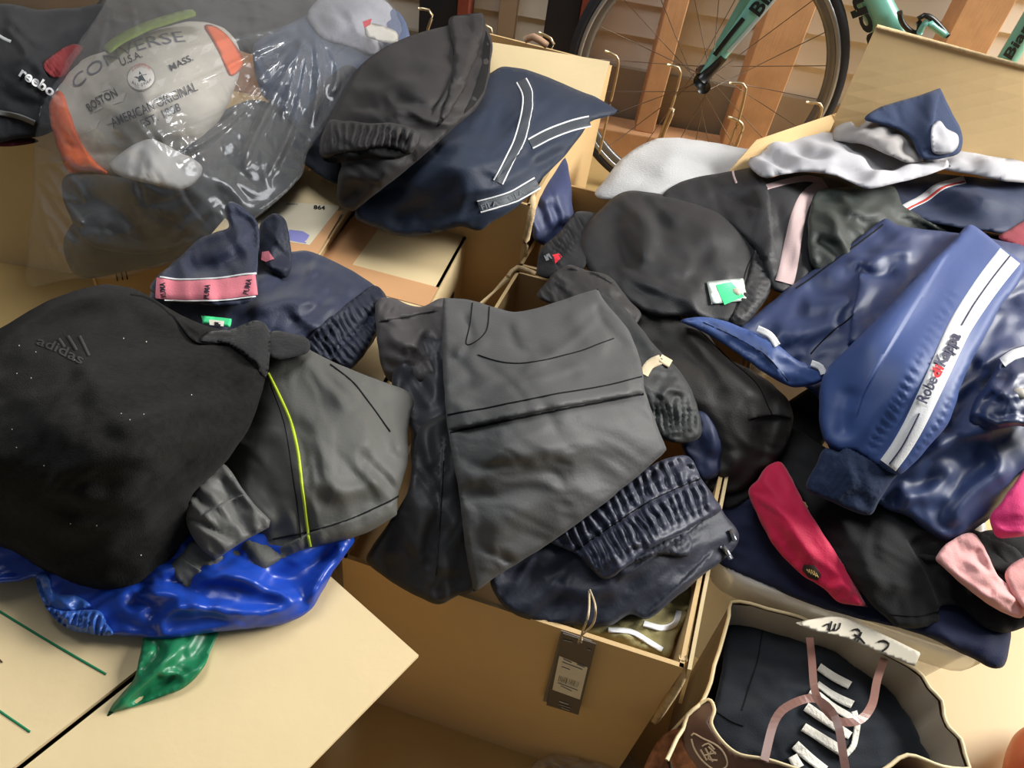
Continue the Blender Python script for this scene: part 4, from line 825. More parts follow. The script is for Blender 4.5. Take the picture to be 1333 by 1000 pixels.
# ---------------- grey fleece at the back
GRF = fabric('grey_fleece', (186, 186, 186), rough=.9, nscale=300, nstr=.6, sheen=.4)
o, S = cloth('grey_blanket', [(776, 256), (786, 236), (812, 205), (850, 182), (885, 180), (930, 186), (968, 193), (1000, 198), (985, 230), (940, 250), (880, 262), (820, 262)], [(776, 256, .40), (850, 182, .395), (968, 193, .40), (985, 230, .41), (880, 262, .42), (870, 215, .43)], GRF, None, rim=24, rimm=.02, back=.05, seed=44, noise=soft(.006, 60), folds=[('r', [(920, 205), (930, 220), (960, 225)], -.006, 10)])
tag(o, 'light grey fleece blanket heaped below the bicycle wheel', 'blanket', CLG)
# ---------------- black pants with pale pink stripe
BPS = fabric('black_jersey', (32, 33, 37), rough=.58, spec=.4, sheen=.04)
t = thing('jersey_pants', 990, 280, .42, 'black jersey pants with a pale pink side stripe', 'pants')
o, S = cloth('body', [(862, 256), (886, 237), (920, 228), (954, 222), (985, 218), (996, 232), (1025, 226), (1051, 224), (1090, 229), (1118, 244), (1110, 290), (1080, 340), (1050, 366), (1010, 380), (985, 330), (950, 295), (905, 270)], [(862, 256, .435), (954, 222, .435), (1051, 225, .435), (1110, 245, .43), (1080, 340, .43), (1010, 378, .43), (960, 300, .44), (1000, 260, .465)], BPS, t, rim=14, rimm=.014, back=.05, seed=45, noise=NZ(.006, 50, 60, 2),
    folds=[('s', [(985, 222), (1000, 250), (1004, 300), (1012, 340)], .010, 34), ('r', [(900, 250), (950, 240), (985, 226)], .006, 9), ('r', [(940, 270), (970, 255), (990, 250)], -.006, 10), ('r', [(1010, 300), (1000, 330), (1010, 365)], .006, 9)])
PPK = fabric('pale_pink', (196, 172, 170), sheen=.1)
strip('pink_stripe', S, [(998, 244), (1022, 237), (1050, 232), (1070, 236)], 8, PPK, o, lift=.003)
strip('pink_stripe', S, [(1074, 238), (1052, 255), (1040, 280), (1034, 310), (1028, 340), (1021, 368)], 16, PPK, o, lift=.003, w2=25)
strip('pink_stripe', S, [(954, 222), (955, 230), (958, 240)], 3, PPK, o, lift=.003)
# ---------------- dark green-black pants
t = thing('green_pants', 1140, 280, .43, 'dark green black nylon pants behind the blue satin jacket', 'pants')
o, S = cloth('body', [(1052, 300), (1056, 265), (1066, 248), (1090, 244), (1130, 243), (1163, 243), (1176, 268), (1205, 284), (1234, 292), (1286, 303), (1330, 310), (1360, 330), (1360, 380), (1250, 380), (1120, 370), (1060, 350)], [(1052, 300, .462), (1066, 248, .455), (1163, 243, .445), (1286, 303, .435), (1360, 330, .435), (1250, 380, .41), (1060, 350, .44), (1110, 280, .468), (1150, 310, .445)], nylon('green_black', (44, 50, 46), rough=.58, eps=.07), t, rim=10, rimm=.012, back=.04, seed=46, noise=NZ(.008, 34, 20, 1.8), step=4,
    folds=[('r', [(1090, 250), (1110, 270), (1130, 262)], .007, 6), ('r', [(1100, 270), (1130, 280), (1160, 265)], .008, 7), ('r', [(1070, 270), (1090, 290), (1080, 320)], .007, 7), ('r', [(1160, 250), (1172, 275), (1230, 295)], .006, 7)])
# ---------------- navy trousers with red and white stripe
t = thing('stripe_trousers', 1250, 260, .43, 'navy track trousers with a red and white stripe, back right', 'pants')
o, S = cloth('body', [(1140, 246), (1158, 228), (1185, 224), (1215, 225), (1280, 232), (1370, 236), (1370, 310), (1320, 306), (1270, 300), (1215, 290), (1180, 278)], [(1140, 246, .425), (1215, 225, .43), (1370, 236, .44), (1370, 310, .44), (1220, 288, .445), (1270, 260, .47)], fabric('navy_track', (44, 54, 80), rough=.6), t, rim=12, rimm=.014, back=.05, seed=47, noise=NZ(.006, 50, 10, 2), folds=[('r', [(1260, 240), (1290, 260), (1333, 270)], .006, 10)], step=4)
strip('white_stripe', S, [(1177, 272), (1200, 258), (1228, 243), (1256, 234)], 11, WHITE, o, lift=.003); strip('red_stripe', S, [(1179, 274), (1202, 260), (1229, 245.5), (1256, 236)], 4, mat('red_knit', (196, 66, 56)), o, lift=.004)
o, S = cloth('red_cloth', [(1300, 310), (1316, 298), (1345, 282), (1365, 290), (1365, 340), (1330, 325)], [(1300, 310, .46), (1345, 284, .465), (1365, 340, .46), (1330, 320, .47)], fabric('dusky_red', (150, 66, 76)), None, rim=7, rimm=.01, back=.02, seed=48, noise=NZ(.003, 25), step=4)
tag(o, 'dusky red cloth at the right edge behind the blue jacket', 'cloth', CLG)
# ---------------- white shirts in the back right carton
WHT = fabric('white_cotton', (184, 183, 187), sheen=0, nstr=.1, eps=.09); WHG = fabric('grey_white_cotton', (162, 158, 156), sheen=0, nstr=.1, eps=.09)
o, S = cloth('white_shirt', [(974, 215), (977, 205, 1), (990, 200), (1002, 180, 1), (1035, 175), (1069, 172), (1118, 178), (1150, 190), (1185, 208), (1234, 208, 1), (1238, 217, 1), (1207, 228), (1170, 238), (1131, 246), (1112, 240), (1087, 229), (1042, 224), (994, 231)], [(975, 212, .455), (1069, 173, .455), (1185, 208, .46), (1236, 213, .482), (1131, 244, .485), (1087, 229, .482), (1000, 228, .478), (1080, 200, .49)], WHT, None, rim=6, rimm=.008, back=.02, seed=51, noise=NZ(.006, 36, 15, 3), step=4,
    folds=[('r', [(1040, 195), (1090, 200), (1140, 215)], .006, 7), ('r', [(1060, 210), (1110, 215), (1170, 230)], .006, 6), ('r', [(1120, 240), (1170, 225), (1230, 212)], .008, 6), ('r', [(1005, 185), (1000, 205), (1005, 225)], .004, 4)])
tag(o, 'bright white shirt spread over the front of the back right carton', 'shirt', CLG)
o, S = cloth('white_shirt', [(1085, 182), (1087, 166), (1108, 158), (1116, 165), (1135, 150), (1156, 139), (1172, 147), (1178, 166), (1190, 180), (1202, 207), (1180, 212), (1130, 190), (1100, 185)], [(1087, 168, .47), (1156, 140, .49), (1178, 166, .50), (1200, 205, .48), (1100, 183, .475), (1150, 175, .505)], WHG, None, rim=8, rimm=.012, back=.03, seed=52, noise=NZ(.004, 25, -40, 2.5), step=3.5,
    folds=[('r', [(1100, 185), (1130, 165), (1160, 148)], .007, 5), ('r', [(1115, 188), (1145, 168), (1174, 158)], .007, 5), ('r', [(1130, 190), (1160, 180), (1180, 172)], .006, 4)])
tag(o, 'off-white pleated shirt left of the navy collar', 'shirt', CLG)
o, S = cloth('white_shirt', [(1198, 206), (1210, 196), (1240, 196), (1274, 200), (1305, 206), (1365, 210), (1365, 236), (1310, 236), (1270, 228), (1236, 222), (1212, 214)], [(1200, 204, .475), (1274, 200, .47), (1365, 212, .46), (1365, 236, .46), (1236, 220, .475), (1290, 216, .49)], WHT, None, rim=9, rimm=.012, back=.03, seed=53, noise=NZ(.004, 35, 10, 2.5), step=4)
tag(o, 'white shirt sleeve at the right edge above the striped trousers', 'shirt', CLG)
t = thing('navy_shirt', 1190, 170, .44, 'navy shirt with a pointed collar and white lining against the flap', 'shirt')
o, S = cloth('body', [(1126, 156), (1140, 142), (1166, 133), (1200, 123), (1224, 115, 1), (1236, 140), (1252, 173), (1250, 198), (1230, 206), (1200, 206), (1185, 180), (1160, 165)], [(1128, 155, 0.515), (1224, 116, 0.555), (1251, 174, 0.515), (1200, 205, 0.495), (1180, 150, 0.525), (1220, 160, 0.535)], fabric('slate_navy', (52, 64, 92)), t, rim=7, rimm=.010, back=.02, seed=54, noise=NZ(.004, 40, 70), step=3.5, folds=[('s', [(1224, 118), (1216, 150), (1212, 200)], .006, 20)])
cloth('lining', [(1213, 166), (1223, 157), (1232, 167), (1247, 176), (1246, 192), (1236, 200), (1214, 197)], None, WHT, t, base=S, lift=.008, rim=5, rimm=.005, back=.006, noise=[], seed=55, step=3.5)
o, S = cloth('navy_sweater', [(1240, 205), (1255, 190), (1290, 192), (1370, 200), (1370, 225), (1290, 215)], [(1240, 205, .455), (1290, 192, .46), (1370, 200, .45), (1290, 215, .46)], fabric('slate_navy', (52, 64, 92)), None, rim=6, rimm=.01, back=.02, seed=56, noise=NZ(.003, 25), step=4)
tag(o, 'dark navy sweater strip behind the white sleeve at the right edge', 'sweater', CLG)

# ---------------- blue satin track jacket
SBL = satin('blue_satin', (40, 57, 98), rough=.5, spec=.5); SBD = satin('blue_satin_dark', (38, 52, 88), rough=.42)
t = thing('track_jacket', 1180, 480, .42, 'shiny blue satin track jacket with white lettered sleeve tape', 'jacket')
ob, S = cloth('body', [(960, 425), (974, 418), (1002, 395), (1030, 372), (1052, 356), (1087, 335), (1120, 308), (1151, 285), (1166, 292), (1201, 299), (1243, 303), (1290, 310), (1370, 345), (1370, 600), (1333, 615), (1310, 645), (1289, 674), (1268, 690), (1248, 702), (1228, 703), (1205, 690), (1180, 672), (1150, 660), (1100, 620), (1070, 560), (1066, 520), (1040, 500), (990, 470)],
    [(965, 425, .43), (1052, 356, .44), (1151, 285, .47), (1243, 303, .47), (1370, 345, .47), (1370, 600, .43), (1289, 674, .39), (1232, 702, .38), (1150, 660, .40), (1070, 540, .41), (1010, 470, .425), (1150, 400, .48), (1250, 450, .48), (1280, 560, .46), (1200, 600, .44)],
    SBL, t, rim=16, rimm=.016, back=.06, seed=61, noise=[('p', .010, 80, -40, 2), ('r', .010, 60, -50, 3), ('v', .007, 38, -30, 2.6), ('r', .0024, 20, -40, 2.4)],
    folds=[('r', [(1100, 340), (1125, 345), (1150, 330), (1200, 330)], .012, 9), ('r', [(1110, 340), (1140, 360), (1170, 345)], -.010, 8), ('s', [(1104, 452), (1112, 400), (1121, 350)], .014, 24), ('r', [(1040, 400), (1080, 395), (1115, 390)], .008, 12), ('r', [(1000, 430), (1050, 430), (1100, 410)], .007, 14), ('r', [(1060, 370), (1110, 330), (1150, 300)], .007, 12),
           ('r', [(1210, 600), (1240, 570), (1290, 560), (1330, 545)], .012, 12), ('r', [(1180, 640), (1240, 620), (1300, 590)], -.010, 16), ('r', [(1160, 650), (1210, 640), (1250, 600)], .010, 12), ('r', [(1230, 690), (1270, 640), (1320, 600)], .012, 14), ('r', [(1260, 540), (1290, 548), (1320, 540)], .010, 8), ('r', [(1270, 480), (1300, 460), (1333, 450)], .010, 10), ('r', [(1280, 515), (1300, 500), (1333, 500)], -.010, 10)])
strip('zip_line', S, [(1036, 376), (1070, 352), (1110, 322), (1150, 292)], 2.2, SEAM, ob, lift=.001); strip('seam', S, [(1056, 460), (1082, 432), (1112, 408)], 1.8, SEAM, ob, lift=.001)
oh, Sh = cloth('hem', [(886, 417), (920, 413), (960, 424), (1005, 444), (1040, 470), (1078, 484), (1068, 497), (1050, 503), (1027, 503), (990, 482), (950, 453), (915, 432)], [(886, 417, .455), (960, 424, .46), (1078, 484, .455), (1040, 502, .44), (950, 452, .45), (1000, 465, .465)], satin('blue_hem', (58, 84, 142), rough=.5), t, rim=6, rimm=.008, back=.02, seed=62, noise=NZ(.004, 30, 30, 2.5), step=3.5, folds=[('s', [(910, 418), (960, 440), (1000, 466), (1026, 498)], .004, 14), ('r', [(940, 440), (985, 465), (1010, 490)], -.005, 6)])
strip('white_band', Sh, [(986, 428), (1002, 436), (1012, 450)], 9, WHITE, oh, lift=.002); strip('white_band', Sh, [(1056, 473), (1068, 478), (1072, 487)], 9, WHITE, oh, lift=.003)
strip('seam', Sh, [(916, 420), (960, 440), (1000, 466), (1026, 496)], 1.8, SEAM, oh, lift=.001)
os_, Sv = cloth('sleeve', [(1261, 293), (1285, 306), (1308, 325), (1334, 345), (1325, 370), (1302, 400), (1282, 440), (1266, 468), (1250, 505), (1236, 548), (1212, 578), (1186, 607), (1168, 618), (1140, 606), (1112, 590), (1092, 588), (1072, 572), (1066, 540), (1068, 502), (1077, 480), (1101, 456), (1144, 413), (1180, 375), (1215, 338), (1240, 315)],
    [(1261, 293, .50), (1334, 345, .50), (1266, 468, .515), (1236, 548, .49), (1168, 617, .445), (1072, 572, .44), (1077, 480, .47), (1215, 338, .51), (1180, 470, .528), (1240, 390, .522), (1150, 550, .482), (1110, 480, .50), (1130, 520, .49)], satin('sleeve_satin', (56, 80, 136), rough=.52, spec=.42, eps=.012), t, rim=18, rimm=.022, back=.05, seed=63, noise=[('p', .005, 70, -55, 3), ('r', .003, 50, -55, 3.5)],
    folds=[('g', [(1243, 380), (1208, 446), (1168, 526), (1133, 588)], .0018, 7, 11.0), ('r', [(1100, 470), (1160, 420), (1230, 350)], .006, 16), ('g', [(1307, 402), (1269, 462), (1227, 548), (1188, 606)], .0018, 7, 11.0), ('r', [(1110, 500), (1100, 540), (1100, 575)], -.006, 12), ('s', [(1240, 320), (1190, 400), (1130, 500), (1110, 560)], .003, 40)])
SLT = [(1315, 333), (1292, 362), (1268, 396), (1250, 425), (1237, 452), (1213, 505), (1190, 553), (1172, 584), (1156, 606)]
strip('sleeve_tape', Sv, SLT, 33, WHITE, os_, lift=.003, w2=25)
TXT = mat('navy_thread', (38, 40, 74), rough=.6)
strip('tape_line', Sv, [(1315, 333), (1292, 362), (1268, 396), (1252, 423)], 2.6, TXT, os_, lift=.0055); strip('tape_line', Sv, [(1197, 538), (1184, 564), (1172, 585), (1158, 604)], 2.6, TXT, os_, lift=.0055)
text_on('lettering', Sv, 'Robe', (1206, 526), (1221, 494), 15, TXT, os_, lift=.0062, bold=.028); text_on('lettering', Sv, 'di', (1222, 493), (1229, 479), 13, mat('red_thread', (206, 40, 50)), os_, lift=.0062, bold=.03); text_on('lettering', Sv, 'Kappa', (1229, 478), (1251, 437), 16, TXT, os_, lift=.0062, bold=.035)
cloth('cuff', [(1100, 580), (1092, 588), (1074, 584), (1062, 605), (1050, 636), (1080, 652), (1130, 671), (1145, 652), (1160, 628), (1170, 612), (1140, 600)], [(1074, 584, .435), (1050, 636, .41), (1130, 670, .405), (1170, 612, .44), (1110, 620, .44)], fabric('navy_rib', (34, 46, 72), nscale=160, nstr=.6), t, rim=9, rimm=.014, back=.03, seed=64, step=3.2, noise=[('p', .003, 30, 0, 1)], folds=[('g', [(1070, 608), (1110, 626), (1160, 640)], .0007, 30, 4.0)])
os2, S2_ = cloth('second_sleeve', [(1290, 490), (1305, 462), (1330, 450), (1370, 440), (1370, 570), (1330, 555), (1290, 560), (1262, 548), (1270, 520)], [(1290, 490, .50), (1370, 440, .51), (1370, 570, .48), (1265, 545, .475), (1310, 510, .515)], SBD, t, rim=12, rimm=.014, back=.03, seed=65, noise=NZ(.008, 36, -20, 2), step=4, folds=[('r', [(1275, 540), (1300, 550), (1333, 540)], .008, 6), ('r', [(1290, 500), (1310, 515), (1333, 510)], .009, 7)])
strip('white_band', S2_, [(1305, 472), (1320, 462), (1345, 455)], 14, WHITE, os2, lift=.003)
blob('snap_button', S2_.P([(1329, 511)], .003)[0], .0085, mat('snap_pearl', (190, 184, 172), rough=.3), t, (1, 1, .6))

# ---------------- right-hand pile in the clear tub
NVP = fabric('navy_plain', (30, 36, 62), rough=.75)
o, S = cloth('navy_sweater', [(925, 640), (960, 630), (1000, 640), (1100, 680), (1220, 720), (1306, 780), (1316, 820), (1308, 866), (1292, 870), (1230, 840), (1180, 820), (1120, 806), (1050, 785), (980, 755), (935, 732), (925, 690)], [(925, 650, .33), (1000, 640, .34), (1220, 720, .34), (1312, 800, .315), (1295, 868, .305), (1180, 818, .31), (1240, 840, .312), (1050, 783, .30), (935, 730, .30), (1100, 730, .34)], NVP, None, rim=14, rimm=.014, back=.05, seed=71, noise=soft(.006, 60, 20, 2), folds=[('r', [(1200, 820), (1250, 830), (1300, 850)], .006, 14)])
tag(o, 'plain navy sweater lining the bottom of the clear tub', 'sweater', CLG)
BK2 = fabric('black_cotton', (34, 34, 35), rough=.85)
o, S = cloth('black_trousers', [(1000, 540), (1040, 560), (1100, 600), (1200, 660), (1270, 690), (1330, 720), (1350, 800), (1310, 824), (1280, 815), (1250, 790), (1224, 790), (1224, 812, 1), (1195, 818), (1166, 816, 1), (1128, 780), (1085, 720), (1040, 640), (1005, 590)], [(1000, 540, .36), (1100, 600, .37), (1270, 690, .37), (1345, 790, .34), (1224, 810, .325), (1166, 814, .325), (1085, 720, .355), (1010, 590, .355), (1150, 720, .375)], BK2, None, rim=12, rimm=.012, back=.04, seed=72, noise=soft(.006, 55, 45, 2), folds=[('s', [(1226, 808), (1212, 760), (1180, 700)], -.010, 26), ('r', [(1080, 660), (1120, 720), (1150, 780)], .006, 14)])
tag(o, 'black cotton trousers between the magenta bag and the pale pink cloth', 'trousers', CLG)
strip('hem_seam', S, [(1160, 800), (1195, 802), (1222, 796)], 2, SEAM, o, lift=.001)
o, S = cloth('magenta_shorts', [(985, 626), (1000, 606), (1017, 601), (1030, 622), (1050, 660), (1070, 692), (1104, 745), (1129, 790, 1), (1108, 788), (1090, 784), (1072, 766), (1046, 750), (1008, 712), (982, 662), (974, 640)], [(985, 628, .375), (1017, 602, .38), (1070, 692, .375), (1128, 788, .335), (1072, 766, .335), (1008, 712, .345), (978, 645, .36), (1035, 690, .375)], fabric('magenta', (206, 30, 74), rough=.6, sheen=.3), None, rim=9, rimm=.010, back=.025, seed=73, noise=NZ(.004, 40, 55, 2.4), step=4, folds=[('r', [(1000, 640), (1030, 690), (1070, 740)], .006, 10), ('r', [(1080, 770), (1095, 760), (1110, 775)], .005, 6)])
tag(o, 'magenta red shorts with a small dark logo patch in the tub', 'shorts', CLG)
bd = decal('logo_patch', S, [(1046, 735), (1060, 736), (1069, 748), (1064, 756), (1052, 752), (1044, 742)], mat('badge_dark', (50, 38, 30)), o, lift=.003)
GT = mat('gold_thread', (212, 182, 120))
for a, b in (((1050, 741), (1053, 746)), ((1053, 741), (1056, 748)), ((1056, 742), (1059, 749)), ((1059, 743), (1062, 751)), ((1062, 746), (1065, 752)), ((1050, 742), (1063, 750))): strip('gold_stitch', S, [a, b], 1.6, GT, bd, lift=.0045)
o, S = cloth('pink_cloth', [(1218, 726), (1235, 706), (1265, 694), (1280, 711), (1300, 750), (1320, 768), (1334, 790), (1330, 805), (1310, 800), (1280, 782), (1248, 757), (1227, 738)], [(1218, 726, .385), (1265, 695, .39), (1320, 768, .365), (1330, 803, .35), (1248, 757, .37), (1275, 745, .39)], fabric('light_pink', (234, 172, 168), sheen=.2), None, rim=8, rimm=.008, back=.02, seed=74, noise=NZ(.004, 36, 40, 2), step=3.5, folds=[('r', [(1230, 735), (1270, 765), (1320, 795)], .004, 4), ('r', [(1290, 770), (1305, 775), (1325, 785)], .006, 6), ('r', [(1270, 710), (1280, 735), (1290, 745)], -.006, 8)])
tag(o, 'light pink cloth folded over the black trousers', 'cloth', CLG)
o, S = cloth('pink_cloth', [(1308, 752), (1320, 732), (1345, 725), (1375, 740), (1375, 800), (1336, 795)], [(1308, 752, .375), (1345, 725, .38), (1375, 800, .37), (1336, 794, .365)], fabric('light_pink2', (222, 160, 156), sheen=.2), None, rim=7, rimm=.008, back=.02, seed=75, noise=NZ(.003, 30), step=4)
tag(o, 'second light pink cloth at the right edge', 'cloth', CLG)
o, S = cloth('hot_pink_shirt', [(1288, 675), (1302, 655), (1320, 630), (1340, 605), (1375, 600), (1375, 690), (1333, 698), (1306, 701), (1296, 697)], [(1288, 675, .41), (1340, 605, .43), (1375, 690, .41), (1306, 700, .40), (1330, 660, .43)], fabric('hot_pink', (226, 52, 118), rough=.6, sheen=.3), None, rim=8, rimm=.010, back=.02, seed=76, noise=NZ(.003, 40), step=4, folds=[('r', [(1292, 684), (1310, 692), (1340, 690)], .004, 4)])
tag(o, 'hot pink shirt at the right edge below the blue jacket', 'shirt', CLG)
o, S = cloth('black_coat', [(930, 590), (985, 560), (1030, 520), (1075, 500), (1080, 560), (1060, 610), (1120, 660), (1160, 690), (1240, 705), (1290, 690), (1340, 700), (1350, 760), (1280, 740), (1160, 720), (1060, 660), (1000, 640), (940, 660)], [(930, 600, .335), (1030, 520, .36), (1078, 510, .36), (1060, 610, .355), (1240, 705, .365), (1345, 720, .36), (1160, 720, .355), (940, 655, .335)], BK2, None, rim=12, rimm=.012, back=.03, seed=77, noise=soft(.004, 60))
tag(o, 'black coat mostly hidden under the blue jacket cuff', 'coat', CLG)
strip('drawstring_tip', S, [(1125, 684), (1138, 680), (1149, 676)], 4, mat('cord_tip', (190, 180, 160)), o, lift=.02)
# clear tub
TUBM = film('clear_plastic', (.93, .93, .92), .22, .10)
tz = .295; tl = PZ(922, 742, tz); tr_ = PZ(1308, 872, tz); td = np.array([.10, .44, 0])
tub = empty('storage_tub', tuple((tl+tr_+td)/2*[1, 1, 0]), 'clear plastic storage tub with a taped paper note', 'tub')
Aq, Bq, Cq, Dq = tl, tr_, tr_+td, tl+td
def rounded(c4, r, z, inset=0.0, n=6):
    c4 = [np.asarray(v, float)*[1, 1, 0] for v in c4]; out = []; ctr = sum(c4)/4
    for i in range(4):
        p = c4[i]; a = c4[i-1]; b = c4[(i+1) % 4]; ua = (a-p)/np.linalg.norm(a-p); ub = (b-p)/np.linalg.norm(b-p); p = p+(ua+ub)*inset
        for k in range(n+1):
            t_ = k/n; q = p+ua*r*(1-t_)**2+ub*r*t_**2; out.append([q[0], q[1], z])
    return out
def loft(name, loops, mt, par, close=False):
    n = len(loops[0]); vs = [v for l in loops for v in l]; fs = [(i*n+k, i*n+(k+1) % n, (i+1)*n+(k+1) % n, (i+1)*n+k) for i in range(len(loops)-1) for k in range(n)]
    if close: fs.append(tuple(range(n)))
    return mesh_obj(name, vs, fs, mt, par)
c4 = [Aq, Bq, Cq, Dq]
loft('tub_body', [rounded(c4, .03, .006, .045), rounded(c4, .05, .02, .035), rounded(c4, .05, tz-.015, .012)], TUBM, tub, True)
loft('tub_rim', [rounded(c4, .05, tz-.045, .004), rounded(c4, .05, tz-.004, .0), rounded(c4, .05, tz, .006), rounded(c4, .05, tz-.003, .016), rounded(c4, .05, tz-.02, .018)], film('rim_plastic', (.96, .96, .94), .5, .14), tub)
# paper note with pen strokes
fn = Flat(PZ(1040, 808, .300), PZ(1200, 852, .300), PZ(1200, 870, .285))
no, Sn = cloth('paper_note', [(1036, 811, 1), (1058, 806), (1085, 803), (1104, 806), (1150, 826), (1199, 850, 1), (1191, 868, 1), (1150, 852), (1108, 834), (1080, 826), (1060, 822)], [(1036, 811, .318), (1085, 803, .315), (1104, 806, .312), (1199, 850, .306), (1191, 868, .296), (1108, 834, .304), (1060, 822, .315)], mat('note_paper', (232, 222, 200), rough=.7, var=.03), tub, rim=3, rimm=.0006, back=.0008, step=4, seed=80)
PEN = mat('pen_ink', (30, 22, 20), rough=.6)
for pl, w_ in (([(1072, 815), (1080, 812), (1078, 820)], 2.4), ([(1083, 809), (1080, 822), (1086, 818)], 2.2), ([(1088, 812), (1086, 821), (1092, 818), (1094, 811)], 2.2), ([(1109, 821), (1116, 819), (1120, 824), (1112, 833)], 2.2), ([(1112, 826), (1119, 830), (1126, 838)], 2.2), ([(1122, 823), (1116, 836)], 1.8), ([(1143, 836), (1150, 834), (1157, 838), (1154, 844), (1148, 848)], 2.6)):
    strip('pen_stroke', Sn, pl, w_, PEN, no, lift=.0018)
# ---------------- brown paper shopping bag
KRB = mat('brown_print', (96, 66, 50), rough=.35, spec=.5, var=.08); KRI = mat('bag_inside', (176, 164, 146), rough=.7, var=.05)
bz = .275
bl = PZ(952, 784, bz); br = PZ(1185, 868, bz); fr2 = PZ(1262, 1000, bz); flc = PZ(868, 990, bz)
bag = empty('paper_bag', tuple(((bl+br+fr2+flc)/4)*[1, 1, 0]), 'brown printed paper shopping bag with ribbon handles at the bottom right', 'bag')
gus = PZ(920, 905, bz)-np.array([0, 0, .012])
def wavy(a, b, n, amp, sd):
    a = np.asarray(a); b = np.asarray(b); R = np.random.RandomState(sd); nv = np.cross((0, 0, 1), b-a); nv /= np.linalg.norm(nv)
    return [a+(b-a)*i/n+nv*amp*math.sin(math.pi*i/n)*(1+.4*R.randn())+np.array([0, 0, 1])*.006*math.sin(3*math.pi*i/n)*R.rand() for i in range(n+1)]
mo = wavy(flc, gus, 6, .004, 1)[:-1]+wavy(gus, bl, 6, -.004, 2)[:-1]+wavy(bl, br, 10, .016, 3)[:-1]+wavy(br, fr2, 8, .012, 4)[:-1]+wavy(fr2, flc+np.array([.02, -.06, 0]), 10, -.02, 5)
mo = np.array(mo); ctr = mo.mean(0)
bot = mo.copy(); bot[:, :2] = ctr[:2]+(mo[:, :2]-ctr[:2])*.93; bot[:, 2] = .002
n = len(mo); mid = mo*.5+bot*.5
ins = mo.copy(); ins[:, :2] = ctr[:2]+(mo[:, :2]-ctr[:2])*.975; ins[:, 2] -= .001; insb = bot.copy(); insb[:, :2] = ctr[:2]+(bot[:, :2]-ctr[:2])*.97; insb[:, 2] = .006
loft('bag_body', [bot.tolist(), mid.tolist(), mo.tolist()], KRB, bag, True)
loft('bag_lining', [insb.tolist(), (ins*.5+insb*.5).tolist(), ins.tolist()], KRI, bag, True)
rim_o = mo+[0, 0, .0005]; tube('bag_edge', [tuple(p) for p in rim_o], .0022, mat('cream_edge', (226, 206, 164), rough=.6), bag, smooth_step=.01, seg=6)
# logo on the front gusset
fg = Flat(flc+[0, 0, 0], gus, flc-np.array([0, 0, .2]))
nrm = np.cross(gus-flc, np.array([0, 0, 1])); nrm /= np.linalg.norm(nrm)
# front face leans toward the camera: build the printed front panel
pf = [PZ(918, 908, bz-.010), PZ(925, 948, bz+.004), PZ(958, 985, bz+.004), PZ(1035, 1003, bz+.004), PZ(1035, 1060, 0.185), PZ(905, 1050, 0.185), PZ(885, 950, 0.235)]
o, Sb = cloth('front_panel', [(886, 952), (898, 925), (922, 910), (930, 925), (926, 942), (940, 965), (962, 983), (1000, 990), (1060, 1010), (1060, 1060), (930, 1060), (895, 1000)], [(886, 952, 0.260), (922, 910, 0.270), (926, 942, 0.280), (962, 983, 0.283), (1060, 1010, 0.283), (1060, 1060, 0.235), (930, 1060, 0.205), (895, 1000, 0.235)], KRB, bag, rim=4, rimm=.001, back=.002, step=5, seed=81)
CRE = mat('cream_print', (226, 200, 164), rough=.5)
strip('cream_line', Sb, [(900, 958), (903, 955), (914, 961), (932, 970), (942, 980), (947, 993), (944, 1000), (930, 1002), (914, 990), (904, 975), (900, 962)], 2.4, CRE, o, lift=.0014)
for pl in ([(914, 972), (922, 968), (930, 976)], [(912, 976), (920, 990)], [(918, 974), (928, 992)], [(922, 972), (932, 982)], [(926, 978), (922, 988), (934, 990)], [(916, 984), (932, 980)]): strip('emblem_line', Sb, pl, 2.4, CRE, o, lift=.0014)
strip('cream_edge', Sb, [(870, 958), (900, 926), (922, 911), (930, 924), (926, 942), (940, 965), (962, 982), (1000, 989), (1060, 1009)], 4.5, mat('cream_edge', (226, 206, 164)), o, lift=.002)
o, Sk = cloth('kraft_panel', [(838, 1000), (860, 960), (885, 948), (890, 958), (905, 985), (930, 1010), (930, 1060), (820, 1060)], [(838, 1000, 0.225), (885, 948, 0.260), (930, 1010, 0.245), (930, 1060, 0.195), (820, 1060, 0.185)], mat('kraft_speckle', (150, 96, 60), rough=.6, var=.4, vscale=120), bag, rim=3, rimm=.001, back=.002, step=6, seed=82)
# ribbon handles
RIBN = satin('copper_ribbon', (150, 110, 98), rough=.3, spec=.7)
def ribbon(pts, wd, parent):
    P = catmull([tuple(PZ(x, y, z)) for x, y, z in pts], False, .006, 3); T = np.gradient(P, axis=0); T /= np.linalg.norm(T, axis=1)[:, None]
    vd = CAMP-P; N_ = np.cross(T, vd); N_ /= np.linalg.norm(N_, axis=1)[:, None]; V = []; n_ = len(P); vd = vd/np.linalg.norm(vd, axis=1)[:, None]
    for s, l in ((-.5, 0), (.5, 0), (.5, .0008), (-.5, .0008)): V.append(P+N_*wd*s-vd*l)
    V = np.stack(V, 1).reshape(-1, 3); fs = [(i*4+k, i*4+(k+1) % 4, (i+1)*4+(k+1) % 4, (i+1)*4+k) for i in range(n_-1) for k in range(4)]
    return mesh_obj('ribbon_handle', V, fs, RIBN, parent, smooth=False)
ribbon([(1054, 830, 0.273), (1057, 860, 0.280), (1060, 895, 0.285), (1068, 915, 0.290), (1090, 938, 0.290), (1118, 938, 0.290), (1135, 918, 0.285), (1142, 885, 0.280), (1152, 855, 0.270)], .0085, bag)
